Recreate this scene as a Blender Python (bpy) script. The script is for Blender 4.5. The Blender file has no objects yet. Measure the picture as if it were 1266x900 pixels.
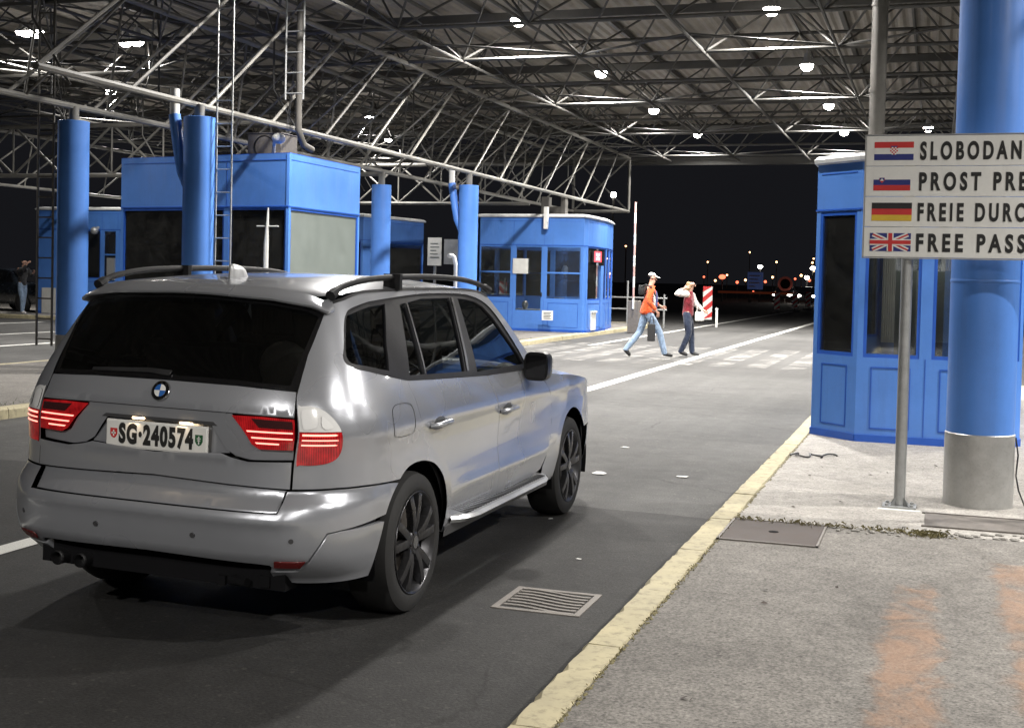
import bpy, bmesh, math, random
import numpy as np
from mathutils import Vector, Matrix, geometry
random.seed(7); rng = np.random.default_rng(7)
SC = bpy.context.scene
COL = SC.collection
R = math.radians

# ------------------------------------------------------------------ camera
cam_d = bpy.data.cameras.new('camera'); cam = bpy.data.objects.new('camera', cam_d); COL.objects.link(cam)
SC.camera = cam
F_PX, PITCH, ROLLC, CAM_H, YAW = 1564.8, .03223, .02279, 1.614, .32251
cam_d.sensor_width = 36.0; cam_d.lens = F_PX / 1266 * 36.0
cam_d.shift_y = -56.08 / 1266
cam_d.clip_start = .05; cam_d.clip_end = 3000
def _axes():
    fw = Vector((0, math.cos(PITCH), -math.sin(PITCH))); rt = Vector((1, 0, 0)); up = rt.cross(fw)
    a = rt * math.cos(ROLLC) + up * math.sin(ROLLC); b = -rt * math.sin(ROLLC) + up * math.cos(ROLLC)
    M = Matrix.Rotation(YAW, 3, 'Z')
    return M @ a, M @ b, M @ fw
_a, _b, _f = _axes()
cam.matrix_world = Matrix(((_a.x, _b.x, -_f.x, 0), (_a.y, _b.y, -_f.y, 0), (_a.z, _b.z, -_f.z, CAM_H), (0, 0, 0, 1)))

# ------------------------------------------------------------------ night sky, exposure
SKY = 0.0095
wd = bpy.data.worlds.new('World'); SC.world = wd; wd.use_nodes = True
bg = wd.node_tree.nodes['Background']
bg.inputs[0].default_value = (.80, .82, 1.0, 1); bg.inputs[1].default_value = SKY
SC.view_settings.view_transform = 'Standard'; SC.view_settings.look = 'None'
SC.view_settings.exposure = 0.0; SC.view_settings.gamma = 1.0
SC.cycles.use_denoising = True
SC.cycles.max_bounces = 7; SC.cycles.diffuse_bounces = 3; SC.cycles.glossy_bounces = 4
SC.cycles.transparent_max_bounces = 12; SC.cycles.transmission_bounces = 4
SC.cycles.sample_clamp_indirect = 4.0
SC.cycles.caustics_reflective = False; SC.cycles.caustics_refractive = False
LAMP_W = 640.0     # watts of one canopy floodlight
LAMP_COL = (1.0, .96, .91)

# ------------------------------------------------------------------ materials
def nmat(name):
    m = bpy.data.materials.new(name); m.use_nodes = True
    nt = m.node_tree; return m, nt, nt.nodes['Principled BSDF']
def noise(nt, scale, detail=4, rough=.6, src='Object', dist=0):
    tc = nt.nodes.new('ShaderNodeTexCoord'); n = nt.nodes.new('ShaderNodeTexNoise')
    n.inputs['Scale'].default_value = scale; n.inputs['Detail'].default_value = detail; n.inputs['Roughness'].default_value = rough
    n.inputs['Distortion'].default_value = dist
    nt.links.new(tc.outputs[src], n.inputs['Vector']); return n
def ramp(nt, fac, stops):
    r = nt.nodes.new('ShaderNodeValToRGB'); e = r.color_ramp.elements
    while len(e) < len(stops): e.new(.5)
    for k, (p, c) in enumerate(stops):
        e[k].position = p; e[k].color = (c, c, c, 1) if isinstance(c, (int, float)) else (*c, 1)
    nt.links.new(fac, r.inputs[0]); return r
def mixc(nt, fac, a, b, mode='MIX'):
    m = nt.nodes.new('ShaderNodeMix'); m.data_type = 'RGBA'; m.blend_type = mode
    for s, v in ((0, fac), (6, a), (7, b)):
        if hasattr(v, 'links') or hasattr(v, 'is_linked'): nt.links.new(v, m.inputs[s])
        elif s == 0: m.inputs[0].default_value = v
        else: m.inputs[s].default_value = (*v, 1) if len(v) == 3 else v
    return m.outputs[2]
def bump(nt, b, h, strength=.3, dist=.01):
    n = nt.nodes.new('ShaderNodeBump'); n.inputs['Strength'].default_value = strength; n.inputs['Distance'].default_value = dist
    nt.links.new(h, n.inputs['Height']); nt.links.new(n.outputs[0], b.inputs['Normal'])
def paint(name, c, rough=.4, var=.12, vscale=3.0, metal=0.0, spec=.5, coat=0.0, dirt=0.0):
    """a solid colour with mild wear variation and roughness variation"""
    m, nt, b = nmat(name)
    n = noise(nt, vscale, 6, .65)
    r = ramp(nt, n.outputs[0], [(.25, tuple(x * (1 - var) for x in c)), (.75, tuple(min(1, x * (1 + var)) for x in c))])
    col = r.outputs[0]
    if dirt:
        n2 = noise(nt, vscale * 7, 8, .75); r2 = ramp(nt, n2.outputs[0], [(.5, 0), (.78, 1)])
        mm = nt.nodes.new('ShaderNodeMath'); mm.operation = 'MULTIPLY'; mm.inputs[1].default_value = dirt
        nt.links.new(r2.outputs[0], mm.inputs[0])
        col = mixc(nt, mm.outputs[0], col, tuple(x * .35 + .01 for x in c))
    nt.links.new(col, b.inputs['Base Color'])
    rr = ramp(nt, n.outputs[0], [(.2, max(0, rough - .08)), (.8, min(1, rough + .1))]); nt.links.new(rr.outputs[0], b.inputs['Roughness'])
    b.inputs['Metallic'].default_value = metal; b.inputs['Specular IOR Level'].default_value = spec
    b.inputs['Coat Weight'].default_value = coat; b.inputs['Coat Roughness'].default_value = .04
    return m
def emit(name, c, s):
    m, nt, b = nmat(name); b.inputs['Base Color'].default_value = (*[min(1, x) * .5 for x in c], 1)
    b.inputs['Emission Color'].default_value = (*c, 1); b.inputs['Emission Strength'].default_value = s; return m
def glass(name, tint, refl=.5, rough=.02, fres=1.5, dust=.0):
    """thin pane: tinted see-through plus a mirror reflection by angle"""
    m = bpy.data.materials.new(name); m.use_nodes = True; nt = m.node_tree; nt.nodes.clear()
    o = nt.nodes.new('ShaderNodeOutputMaterial'); t = nt.nodes.new('ShaderNodeBsdfTransparent'); g = nt.nodes.new('ShaderNodeBsdfGlossy')
    t.inputs[0].default_value = (*tint, 1); g.inputs['Roughness'].default_value = rough; g.inputs['Color'].default_value = (.9, .95, 1, 1)
    fr = nt.nodes.new('ShaderNodeFresnel'); fr.inputs[0].default_value = fres
    n = noise(nt, 5, 5, .6); r = ramp(nt, n.outputs[0], [(.3, refl * .7), (.8, refl * 1.3)])
    mu = nt.nodes.new('ShaderNodeMath'); mu.operation = 'MULTIPLY'; mu.use_clamp = True
    nt.links.new(fr.outputs[0], mu.inputs[0]); nt.links.new(r.outputs[0], mu.inputs[1])
    mx = nt.nodes.new('ShaderNodeMixShader'); nt.links.new(mu.outputs[0], mx.inputs[0]); nt.links.new(t.outputs[0], mx.inputs[1]); nt.links.new(g.outputs[0], mx.inputs[2])
    df = nt.nodes.new('ShaderNodeBsdfDiffuse'); df.inputs[0].default_value = (.34, .34, .32, 1); m2 = nt.nodes.new('ShaderNodeMixShader')
    dn = ramp(nt, noise(nt, 3.5, 8, .75, dist=.8).outputs[0], [(.35, dust * .4), (.75, dust * 1.8)]); nt.links.new(dn.outputs[0], m2.inputs[0]); nt.links.new(mx.outputs[0], m2.inputs[1]); nt.links.new(df.outputs[0], m2.inputs[2])
    nt.links.new(m2.outputs[0], o.inputs[0]); return m

def asphalt(name, lv, crack=.4):
    m, nt, b = nmat(name)
    n1 = noise(nt, .35, 6, .6, dist=.6); n2 = noise(nt, 75, 4, .75); n3 = noise(nt, 4.5, 8, .7)
    v = nt.nodes.new('ShaderNodeTexVoronoi'); v.inputs['Scale'].default_value = 60
    tc = nt.nodes.new('ShaderNodeTexCoord'); nt.links.new(tc.outputs['Object'], v.inputs['Vector'])
    base = ramp(nt, n1.outputs[0], [(.32, lv * .78), (.5, lv), (.68, lv * 1.25)])
    c = mixc(nt, .8, base.outputs[0], ramp(nt, n2.outputs[0], [(.3, .30), (.7, 1.75)]).outputs[0], 'MULTIPLY')
    c = mixc(nt, .7, c, ramp(nt, n3.outputs[0], [(.3, .6), (.7, 1.25)]).outputs[0], 'MULTIPLY')
    stone = ramp(nt, v.outputs['Color'], [(.86, 0), (.95, .55)])
    c = mixc(nt, stone.outputs[0], c, tuple(min(.3, lv * 2.6) * x for x in (1, .97, .9)))
    mpt = nt.nodes.new('ShaderNodeMapping'); mpt.inputs['Scale'].default_value = (1.5, .035, 1); nt.links.new(tc.outputs['Object'], mpt.inputs[0]); trk = noise(nt, 1.0, 5, .6); nt.links.new(mpt.outputs[0], trk.inputs['Vector'])
    c = mixc(nt, .9, c, ramp(nt, trk.outputs[0], [(.3, .72), (.7, 1.22)]).outputs[0], 'MULTIPLY')      # wheel tracks along the lanes
    # fine cracks
    vc = nt.nodes.new('ShaderNodeTexVoronoi'); vc.feature = 'DISTANCE_TO_EDGE'; vc.inputs['Scale'].default_value = .42
    nd = noise(nt, 2.2, 6, .7); ad = nt.nodes.new('ShaderNodeMix'); ad.data_type = 'VECTOR'; ad.inputs[0].default_value = .16
    nt.links.new(tc.outputs['Object'], ad.inputs[4]); nt.links.new(nd.outputs['Color'], ad.inputs[5]); nt.links.new(ad.outputs[1], vc.inputs['Vector'])
    ck0 = ramp(nt, vc.outputs[0], [(.0, crack), (.004, 0)]); ckn = ramp(nt, noise(nt, .8, 4, .6).outputs[0], [(.46, 0), (.6, 1)]); ck = nt.nodes.new('ShaderNodeMath'); ck.operation = 'MULTIPLY'; nt.links.new(ck0.outputs[0], ck.inputs[0]); nt.links.new(ckn.outputs[0], ck.inputs[1])
    stn = ramp(nt, noise(nt, 1.1, 8, .72, dist=1.0).outputs[0], [(.56, 0), (.70, .55)])
    c = mixc(nt, stn.outputs[0], c, (lv * .4, lv * .39, lv * .37))
    c = mixc(nt, ck.outputs[0], c, (.012, .012, .011))
    # tint slightly warm
    c = mixc(nt, 1.0, c, (1.0, .985, .95), 'MULTIPLY')
    nt.links.new(c, b.inputs['Base Color'])
    b.inputs['Roughness'].default_value = .8; b.inputs['Specular IOR Level'].default_value = .35
    bump(nt, b, n2.outputs[0], .55, .006); return m
def pavement(name, lo, hi, speck, orange=False):
    m, nt, b = nmat(name)
    n1 = noise(nt, .9, 7, .65, dist=.5); n2 = noise(nt, 70, 4, .8); n3 = noise(nt, 11, 8, .75)
    c = ramp(nt, n1.outputs[0], [(.3, lo), (.7, hi)]).outputs[0]
    c = mixc(nt, .85, c, ramp(nt, n2.outputs[0], [(.32, speck), (.7, 1.35)]).outputs[0], 'MULTIPLY')
    c = mixc(nt, .8, c, ramp(nt, n3.outputs[0], [(.25, .55), (.6, 1.1)]).outputs[0], 'MULTIPLY')
    v = nt.nodes.new('ShaderNodeTexVoronoi'); v.inputs['Scale'].default_value = 70
    tc = nt.nodes.new('ShaderNodeTexCoord'); nt.links.new(tc.outputs['Object'], v.inputs['Vector'])
    c = mixc(nt, ramp(nt, v.outputs['Color'], [(.80, 0), (.94, .7)]).outputs[0], c, tuple(x * .32 for x in lo))
    nt.links.new(c, b.inputs['Base Color']); b.inputs['Roughness'].default_value = .85; b.inputs['Specular IOR Level'].default_value = .3
    bump(nt, b, n2.outputs[0], .5, .004); return m
def faint():
    """old orange ground paint, mostly worn away, with soft ragged borders"""
    m, nt, b = nmat('worn_orange_paint'); tc = nt.nodes.new('ShaderNodeTexCoord')
    n = noise(nt, 2.3, 7, .7, dist=1.2); n2 = noise(nt, 130, 3, .7)
    sx = nt.nodes.new('ShaderNodeAttribute'); sx.attribute_name = 'across'
    ad = nt.nodes.new('ShaderNodeMath'); ad.operation = 'MULTIPLY_ADD'; ad.inputs[1].default_value = 1.5; nt.links.new(n.outputs[0], ad.inputs[0]); nt.links.new(sx.outputs['Fac'], ad.inputs[2])
    a2 = nt.nodes.new('ShaderNodeMath'); a2.operation = 'MULTIPLY_ADD'; a2.inputs[1].default_value = .45; nt.links.new(n2.outputs[0], a2.inputs[0]); nt.links.new(ad.outputs[0], a2.inputs[2])
    r = ramp(nt, a2.outputs[0], [(.98, 0), (1.28, .42)]); r.color_ramp.interpolation = 'EASE'; dv = nt.nodes.new('ShaderNodeMath'); dv.operation = 'DIVIDE'; dv.inputs[1].default_value = 1.95; nt.links.new(a2.outputs[0], dv.inputs[0]); nt.links.new(dv.outputs[0], r.inputs[0])
    r.color_ramp.elements[0].position = .74; r.color_ramp.elements[1].position = .98; r.color_ramp.elements[0].color = (0, 0, 0, 1); r.color_ramp.elements[1].color = (.42, .42, .42, 1)
    nt.links.new(r.outputs[0], b.inputs['Alpha'])
    c = mixc(nt, .8, (.50, .30, .19), ramp(nt, n2.outputs[0], [(.3, .45), (.7, 1.3)]).outputs[0], 'MULTIPLY'); nt.links.new(c, b.inputs['Base Color']); b.inputs['Roughness'].default_value = .85; return m
def worn(name, c, lo, hi, scale=6, rough=.7, stretch=(1, 1, 1)):
    """road paint that has worn through: transparent where the noise says so"""
    m, nt, b = nmat(name)
    n = noise(nt, scale, 9, .75, dist=.4); n2 = noise(nt, 150, 3, .7)
    mp = nt.nodes.new('ShaderNodeMapping'); mp.inputs['Scale'].default_value = stretch
    tc = nt.nodes.new('ShaderNodeTexCoord'); nt.links.new(tc.outputs['Object'], mp.inputs[0]); nt.links.new(mp.outputs[0], n.inputs['Vector'])
    mx = nt.nodes.new('ShaderNodeMath'); mx.operation = 'MULTIPLY_ADD'; mx.inputs[1].default_value = .25; nt.links.new(n2.outputs[0], mx.inputs[0]); nt.links.new(n.outputs[0], mx.inputs[2])
    r = ramp(nt, mx.outputs[0], [(lo, 0), (hi, 1)]); nt.links.new(r.outputs[0], b.inputs['Alpha'])
    cc = mixc(nt, .8, c, ramp(nt, n2.outputs[0], [(.3, .6), (.7, 1.2)]).outputs[0], 'MULTIPLY')
    nt.links.new(cc, b.inputs['Base Color']); b.inputs['Roughness'].default_value = rough; return m
def cloth(name, c, scale=14):
    m = paint(name, c, .85, .22, scale, spec=.2); nt = m.node_tree; b = nt.nodes['Principled BSDF']
    n = noise(nt, 9, 4, .6, dist=1.5); bump(nt, b, n.outputs[0], 1.0, .05); b.inputs['Sheen Weight'].default_value = .2; return m
M = {}
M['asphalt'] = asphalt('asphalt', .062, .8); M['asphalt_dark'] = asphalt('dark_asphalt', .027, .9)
M['pave'] = pavement('rough_pavement', (.165, .155, .142), (.265, .25, .228), .18)
M['concrete'] = pavement('smooth_concrete', (.30, .285, .26), (.42, .40, .37), .5)
M['kerb_yellow'] = paint('kerb_yellow', (.40, .355, .225), .75, .26, 2.5, dirt=1.15)
M['kerb_grey'] = paint('kerb_stone', (.25, .24, .22), .8, .25, 4, dirt=.5)
M['line'] = worn('lane_line_paint', (.72, .72, .68), .34, .47, 5)
M['zebra'] = worn('crossing_paint', (.37, .36, .34), .57, .88, 1.6)
M['orange'] = faint()
M['white_old'] = paint('old_white', (.6, .6, .57), .6, .1, 8, dirt=.3)
M['blue'] = paint('booth_blue', (.060, .170, .50), .38, .12, 1.4, coat=.25, dirt=.10)
M['blue_col'] = paint('column_blue', (.062, .175, .52), .34, .10, 1.1, coat=.35, dirt=.10)
def column_paint(name, c):
    m, nt, b = nmat(name)
    n = noise(nt, 1.2, 7, .7); col = ramp(nt, n.outputs[0], [(.25, tuple(x * .86 for x in c)), (.75, tuple(x * 1.12 for x in c))]).outputs[0]
    mp = nt.nodes.new('ShaderNodeMapping'); mp.inputs['Scale'].default_value = (9, 9, .8); tc = nt.nodes.new('ShaderNodeTexCoord'); nt.links.new(tc.outputs['Object'], mp.inputs[0])
    st = noise(nt, 1.0, 6, .7); nt.links.new(mp.outputs[0], st.inputs['Vector'])
    col = mixc(nt, ramp(nt, st.outputs[0], [(.54, 0), (.74, .20)]).outputs[0], col, tuple(x * .45 + .012 for x in c))          # rain and dust streaks
    chip = noise(nt, 16, 9, .8); col = mixc(nt, ramp(nt, chip.outputs[0], [(.70, 0), (.73, .8)]).outputs[0], col, (.20, .19, .17))  # chips down to primer
    sc = noise(nt, 55, 4, .6); col = mixc(nt, ramp(nt, sc.outputs[0], [(.62, 0), (.75, .25)]).outputs[0], col, tuple(x * .6 for x in c))
    nt.links.new(col, b.inputs['Base Color']); nt.links.new(ramp(nt, st.outputs[0], [(.3, .28), (.75, .55)]).outputs[0], b.inputs['Roughness'])
    b.inputs['Coat Weight'].default_value = .2; b.inputs['Coat Roughness'].default_value = .12
    bump(nt, b, n.outputs[0], .08, .02); return m
M['blue'] = column_paint('booth_blue', (.070, .195, .55)); M['blue_col'] = column_paint('column_blue', (.075, .207, .58))
M['blue_dark'] = paint('frame_blue', (.018, .085, .40), .35, .12, 5)
M['alu'] = paint('brushed_metal', (.46, .46, .45), .42, .14, 9, metal=.75, dirt=.35)
M['galv'] = paint('galvanised', (.40, .41, .41), .45, .15, 14, metal=.6, dirt=.2)
M['roofcap'] = paint('roof_cap_white', (.62, .63, .63), .5, .12, 5, dirt=.3)
M['dark'] = paint('dark_interior', (.008, .008, .009), .9, .2, 3, spec=.1)
M['steel'] = paint('truss_paint', (.16, .155, .14), .55, .25, 1.8, dirt=.55)
M['steel_f'] = paint('frame_paint', (.062, .060, .055), .6, .3, 1.8, dirt=.4)
M['steel_d'] = paint('truss_paint_dusty', (.085, .08, .072), .6, .3, 1.8, dirt=.5)
M['deck'] = paint('roof_deck', (.31, .285, .25), .7, .2, .5, dirt=.4)
M['black'] = paint('black_plastic', (.014, .014, .015), .45, .2, 20)
M['black_gloss'] = paint('black_gloss', (.008, .008, .009), .12, .1, 4, coat=.6)
M['rubber'] = paint('tyre_rubber', (.018, .018, .018), .75, .25, 30)
M['rust'] = paint('rusty_plate', (.052, .038, .032), .75, .3, 9, dirt=.5)
M['iron'] = paint('cast_iron', (.16, .145, .13), .6, .3, 14, metal=.4, dirt=.5)
M['white'] = paint('white_paint', (.74, .74, .71), .5, .05, 6, dirt=.12)
M['red'] = paint('red_paint', (.52, .03, .03), .5, .1, 6)
M['ink'] = paint('sign_black', (.012, .012, .012), .5, .1, 6)
M['navy'] = paint('navy', (.02, .03, .18), .5, .1, 6)
M['gold'] = paint('flag_gold', (.62, .42, .04), .5, .1, 6)
M['win'] = glass('booth_glass', (.84, .87, .87), 1.6, .02, 1.6, .03)
M['win_dark'] = glass('dark_booth_glass', (.14, .15, .155), 1.4, .03, 1.6, .05)
M['blind'] = paint('grey_blind', (.13, .15, .14), .35, .1, 3, dirt=.1)
M['skin'] = paint('skin', (.52, .30, .22), .5, .08, 30)

# ------------------------------------------------------------------ mesh building
class MB:
    def __init__(s): s.v = []; s.f = []; s.mi = []; s.cur = 0
    def add(s, vs, fs):
        o = len(s.v); s.v += [tuple(float(t) for t in p) for p in vs]; s.f += [tuple(i + o for i in f) for f in fs]; s.mi += [s.cur] * len(fs); return s
    def box(s, a, b):
        x0, y0, z0 = a; x1, y1, z1 = b
        return s.add([(x0, y0, z0), (x1, y0, z0), (x1, y1, z0), (x0, y1, z0), (x0, y0, z1), (x1, y0, z1), (x1, y1, z1), (x0, y1, z1)],
                     [(0, 3, 2, 1), (4, 5, 6, 7), (0, 1, 5, 4), (1, 2, 6, 5), (2, 3, 7, 6), (3, 0, 4, 7)])
    def obox(s, c, ax, ay, az):
        """oriented box: centre and three half-axis vectors"""
        c, ax, ay, az = (Vector(t) for t in (c, ax, ay, az)); vs = []
        for k in (-1, 1):
            for (i, j) in ((-1, -1), (1, -1), (1, 1), (-1, 1)): vs.append(c + ax * i + ay * j + az * k)
        return s.add(vs, [(0, 3, 2, 1), (4, 5, 6, 7), (0, 1, 5, 4), (1, 2, 6, 5), (2, 3, 7, 6), (3, 0, 4, 7)])
    def beam(s, p, q, w, h=None, up=(0, 0, 1)):
        p, q = Vector(p), Vector(q); h = h or w; d = q - p; L = d.length; d = d.normalized(); u = Vector(up)
        if abs(d.dot(u)) > .98: u = Vector((0, 1, 0))
        sx = d.cross(u).normalized(); sz = sx.cross(d).normalized()
        return s.obox((p + q) / 2, sx * w / 2, d * L / 2, sz * h / 2)
    def tube(s, pts, r, n=8, cap=True, rs=None):
        pts = [Vector(p) for p in pts]; rings = []; prev = None
        for i, p in enumerate(pts):
            d = (pts[min(i + 1, len(pts) - 1)] - pts[max(i - 1, 0)]).normalized()
            if prev is None:
                u = Vector((0, 0, 1)) if abs(d.z) < .9 else Vector((1, 0, 0)); a = d.cross(u).normalized()
            else: a = (prev - d * prev.dot(d)).normalized()
            prev = a; b = d.cross(a); rr = rs[i] if rs else r
            rings.append([p + (a * math.cos(2 * math.pi * k / n) + b * math.sin(2 * math.pi * k / n)) * rr for k in range(n)])
        vs = [q for g in rings for q in g]; fs = []
        for i in range(len(pts) - 1):
            for k in range(n): fs.append((i * n + k, i * n + (k + 1) % n, (i + 1) * n + (k + 1) % n, (i + 1) * n + k))
        if cap: fs.append(tuple(range(n))[::-1]); fs.append(tuple((len(pts) - 1) * n + k for k in range(n)))
        return s.add(vs, fs)
    def lathe(s, prof, o=(0, 0, 0), axis='z', n=32, cap=False):
        """prof: (radius, height) pairs turned round an axis through o"""
        vs = []; fs = []
        for (r, h) in prof:
            for k in range(n):
                c, t = math.cos(2 * math.pi * k / n) * r, math.sin(2 * math.pi * k / n) * r
                p = {'z': (c, t, h), 'x': (h, c, t), 'y': (t, h, c)}[axis]; vs.append((p[0] + o[0], p[1] + o[1], p[2] + o[2]))
        for i in range(len(prof) - 1):
            for k in range(n): fs.append((i * n + k, i * n + (k + 1) % n, (i + 1) * n + (k + 1) % n, (i + 1) * n + k))
        if cap: fs.append(tuple(range(n))[::-1]); fs.append(tuple((len(prof) - 1) * n + k for k in range(n)))
        return s.add(vs, fs)
    def prism(s, poly, z0, z1):
        n = len(poly); vs = [(x, y, z0) for x, y in poly] + [(x, y, z1) for x, y in poly]
        fs = [tuple(range(n))[::-1], tuple(range(n, 2 * n))] + [(i, (i + 1) % n, n + (i + 1) % n, n + i) for i in range(n)]
        return s.add(vs, fs)
    def ball(s, c, r, n=12, m=8):
        rx, ry, rz = (r, r, r) if isinstance(r, (int, float)) else r
        vs = [(c[0], c[1], c[2] - rz)]; fs = []
        for i in range(1, m):
            t = -math.pi / 2 + math.pi * i / m
            for k in range(n): a = 2 * math.pi * k / n; vs.append((c[0] + rx * math.cos(t) * math.cos(a), c[1] + ry * math.cos(t) * math.sin(a), c[2] + rz * math.sin(t)))
        vs.append((c[0], c[1], c[2] + rz)); L = len(vs) - 1
        for k in range(n):
            fs.append((0, 1 + (k + 1) % n, 1 + k)); fs.append((L, 1 + (m - 2) * n + k, 1 + (m - 2) * n + (k + 1) % n))
            for i in range(m - 2): fs.append((1 + i * n + k, 1 + i * n + (k + 1) % n, 1 + (i + 1) * n + (k + 1) % n, 1 + (i + 1) * n + k))
        return s.add(vs, fs)
    def grid(s, P):
        a, b = len(P), len(P[0]); return s.add([p for r in P for p in r], [(i * b + j, (i + 1) * b + j, (i + 1) * b + j + 1, i * b + j + 1) for i in range(a - 1) for j in range(b - 1)])
    def build(s, name, mats, parent=None, smooth=None, bevel=0, fix=True):
        me = bpy.data.meshes.new(name); me.from_pydata(s.v, [], s.f)
        for m in (mats if isinstance(mats, (list, tuple)) else [mats]): me.materials.append(m)
        if max(s.mi, default=0): me.polygons.foreach_set('material_index', s.mi)
        if bevel or fix:
            bm = bmesh.new(); bm.from_mesh(me)
            if fix: bmesh.ops.recalc_face_normals(bm, faces=bm.faces)
            if bevel:
                es = [e for e in bm.edges if e.is_manifold and e.calc_face_angle(0) > .6]
                bmesh.ops.bevel(bm, geom=es, offset=bevel, segments=2, profile=.6, affect='EDGES', clamp_overlap=True)
            bm.to_mesh(me); bm.free()
        if smooth is not None: me.shade_smooth() if smooth is True else None
        if smooth is True: me.set_sharp_from_angle(angle=R(40))
        me.update()
        o = bpy.data.objects.new(name, me); COL.objects.link(o)
        if parent: o.parent = parent
        return o
def tag(o, label=None, cat=None, group=None, kind=None):
    if label: o['label'] = label
    if cat: o['category'] = cat
    if group: o['group'] = group
    if kind: o['kind'] = kind
    return o
def thing(name, label, cat, loc=(0, 0, 0), rz=0, group=None):
    o = bpy.data.objects.new(name, None); COL.objects.link(o); o.empty_display_size = .2
    o.location = loc; o.rotation_euler = (0, 0, rz); return tag(o, label, cat, group)
def struct(o): return tag(o, kind='structure')
def dup(src, loc, rz=0, label=None):
    def cp(o, par):
        c = o.copy(); COL.objects.link(c)
        if par: c.parent = par
        for ch in [x for x in kids.get(o.name, [])]: cp(ch, c)
        return c
    kids = {}
    def walk(o):
        kids[o.name] = [c for c in o.children if c.type != 'LIGHT']
        for ch in o.children: walk(ch)
    walk(src); r = cp(src, None); r.location = loc; r.rotation_euler = (0, 0, rz)
    if label: r['label'] = label
    return r
def text_mb(txt, size, sx=1.0, bold=0.0, depth=.001, sp=1.12):
    """lettering as a mesh in the x-z plane, facing -y, origin at lower left"""
    cu = bpy.data.curves.new('t', 'FONT'); cu.body = txt; cu.size = size / .70; cu.extrude = depth; cu.offset = bold; cu.space_character = sp; cu.resolution_u = 5
    ob = bpy.data.objects.new('t', cu); COL.objects.link(ob); dg = bpy.context.evaluated_depsgraph_get()
    me = bpy.data.meshes.new_from_object(ob.evaluated_get(dg))
    mb = MB(); mb.add([(v.co.x * sx, -v.co.z, v.co.y) for v in me.vertices], [tuple(p.vertices) for p in me.polygons])
    bpy.data.objects.remove(ob); bpy.data.curves.remove(cu); bpy.data.meshes.remove(me)
    return mb
def shift(mb, d):
    mb.v = [(a + d[0], b + d[1], c + d[2]) for a, b, c in mb.v]; return mb
# ------------------------------------------------------------------ ground
def sheet(name, x0, y0, x1, y1, z, m, nx=1, ny=1):
    mb = MB(); mb.grid([[(x0 + (x1 - x0) * i / nx, y0 + (y1 - y0) * j / ny, z) for j in range(ny + 1)] for i in range(nx + 1)])
    return struct(mb.build(name, m))
sheet('road', -700, -300, 700, 900, 0, M['asphalt'])
KX = -1.335
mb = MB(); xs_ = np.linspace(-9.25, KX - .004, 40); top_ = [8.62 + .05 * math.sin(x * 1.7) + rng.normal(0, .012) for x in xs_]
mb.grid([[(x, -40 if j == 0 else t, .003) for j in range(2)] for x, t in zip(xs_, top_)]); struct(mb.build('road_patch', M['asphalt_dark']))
def kerb_run(mb, p, q, w=.17, h=.12, step=1.0):
    """kerb stones with open joints and slightly uneven tops, from p to q; body lies to the left of the walking direction"""
    p, q = Vector((*p, 0)), Vector((*q, 0)); d = (q - p); L = d.length; d.normalize(); s = Vector((d.y, -d.x, 0))
    n = max(1, round(L / step))
    for i in range(n):
        a = p + d * (L * i / n + .004); b = p + d * (L * (i + 1) / n - .004); j = rng.normal(0, .0025, 3); m_ = 14 if L < 40 else 4
        vs = []
        for q in range(m_ + 1):
            pt = a + (b - a) * (q / m_); e = rng.normal(0, .0028, 4); ch = -.018 * (rng.random() < .10); hz = h + j[0] + (j[1] - j[0]) * q / m_
            prof = [(0 + e[0], -.05), (.006 + e[0] - ch * .4, hz - .024), (.024 + e[1] - ch, hz + e[3] * .4), (w * .55, hz + e[2] * .3), (w - .010 + e[2] + ch * .6, hz), (w + e[2] * .5, hz - .016), (w, -.05)]
            vs += [tuple(pt + s * (t + j[2]) + Vector((0, 0, z))) for t, z in prof]
        mb.add(vs, [(q * 7 + k, q * 7 + k + 1, q * 7 + k + 8, q * 7 + k + 7) for q in range(m_) for k in range(6)] + [(6, 5, 4, 3, 2, 1, 0), tuple(m_ * 7 + k for k in range(7))])
# right island: rough pavement near, smooth concrete under the booth
mb = MB(); kerb_run(mb, (KX, -7), (KX, 21)); struct(mb.build('kerb_road', M['kerb_yellow']))
mb = MB(); kerb_run(mb, (1.75, 21), (1.75, -7)); struct(mb.build('kerb_road_far_side', M['kerb_grey']))
sheet('pavement', KX + .172, -7, 1.577, 8.05, .118, M['pave'])
sheet('pavement_concrete', KX + .172, 8.05, 1.577, 21, .1185, M['concrete'])
mb = MB(); mb.box((KX, 21, -.05), (1.75, 21.17, .12)); struct(mb.build('kerb_end', M['kerb_yellow']))
# island between the lanes on the left
mb = MB(); kerb_run(mb, (-13.6, -4), (-13.6, 44)); kerb_run(mb, (-9.27, 44), (-9.27, -4)); struct(mb.build('kerb_island', M['kerb_yellow']))
sheet('pavement_island', -13.43, -4, -9.44, 44, .117, M['pave'])
mb = MB(); mb.box((-13.6, 44, -.05), (-9.27, 44.17, .12)); struct(mb.build('kerb_island_end', M['kerb_yellow']))
# far left island
mb = MB(); kerb_run(mb, (-19.5, 32.4), (-48, 32.4)); kerb_run(mb, (-19.33, 60), (-19.33, 32.4)); struct(mb.build('kerb_left_lane', M['kerb_yellow']))
sheet('pavement_left', -48, 32.42, -19.5, 60, .116, M['concrete'])
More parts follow.
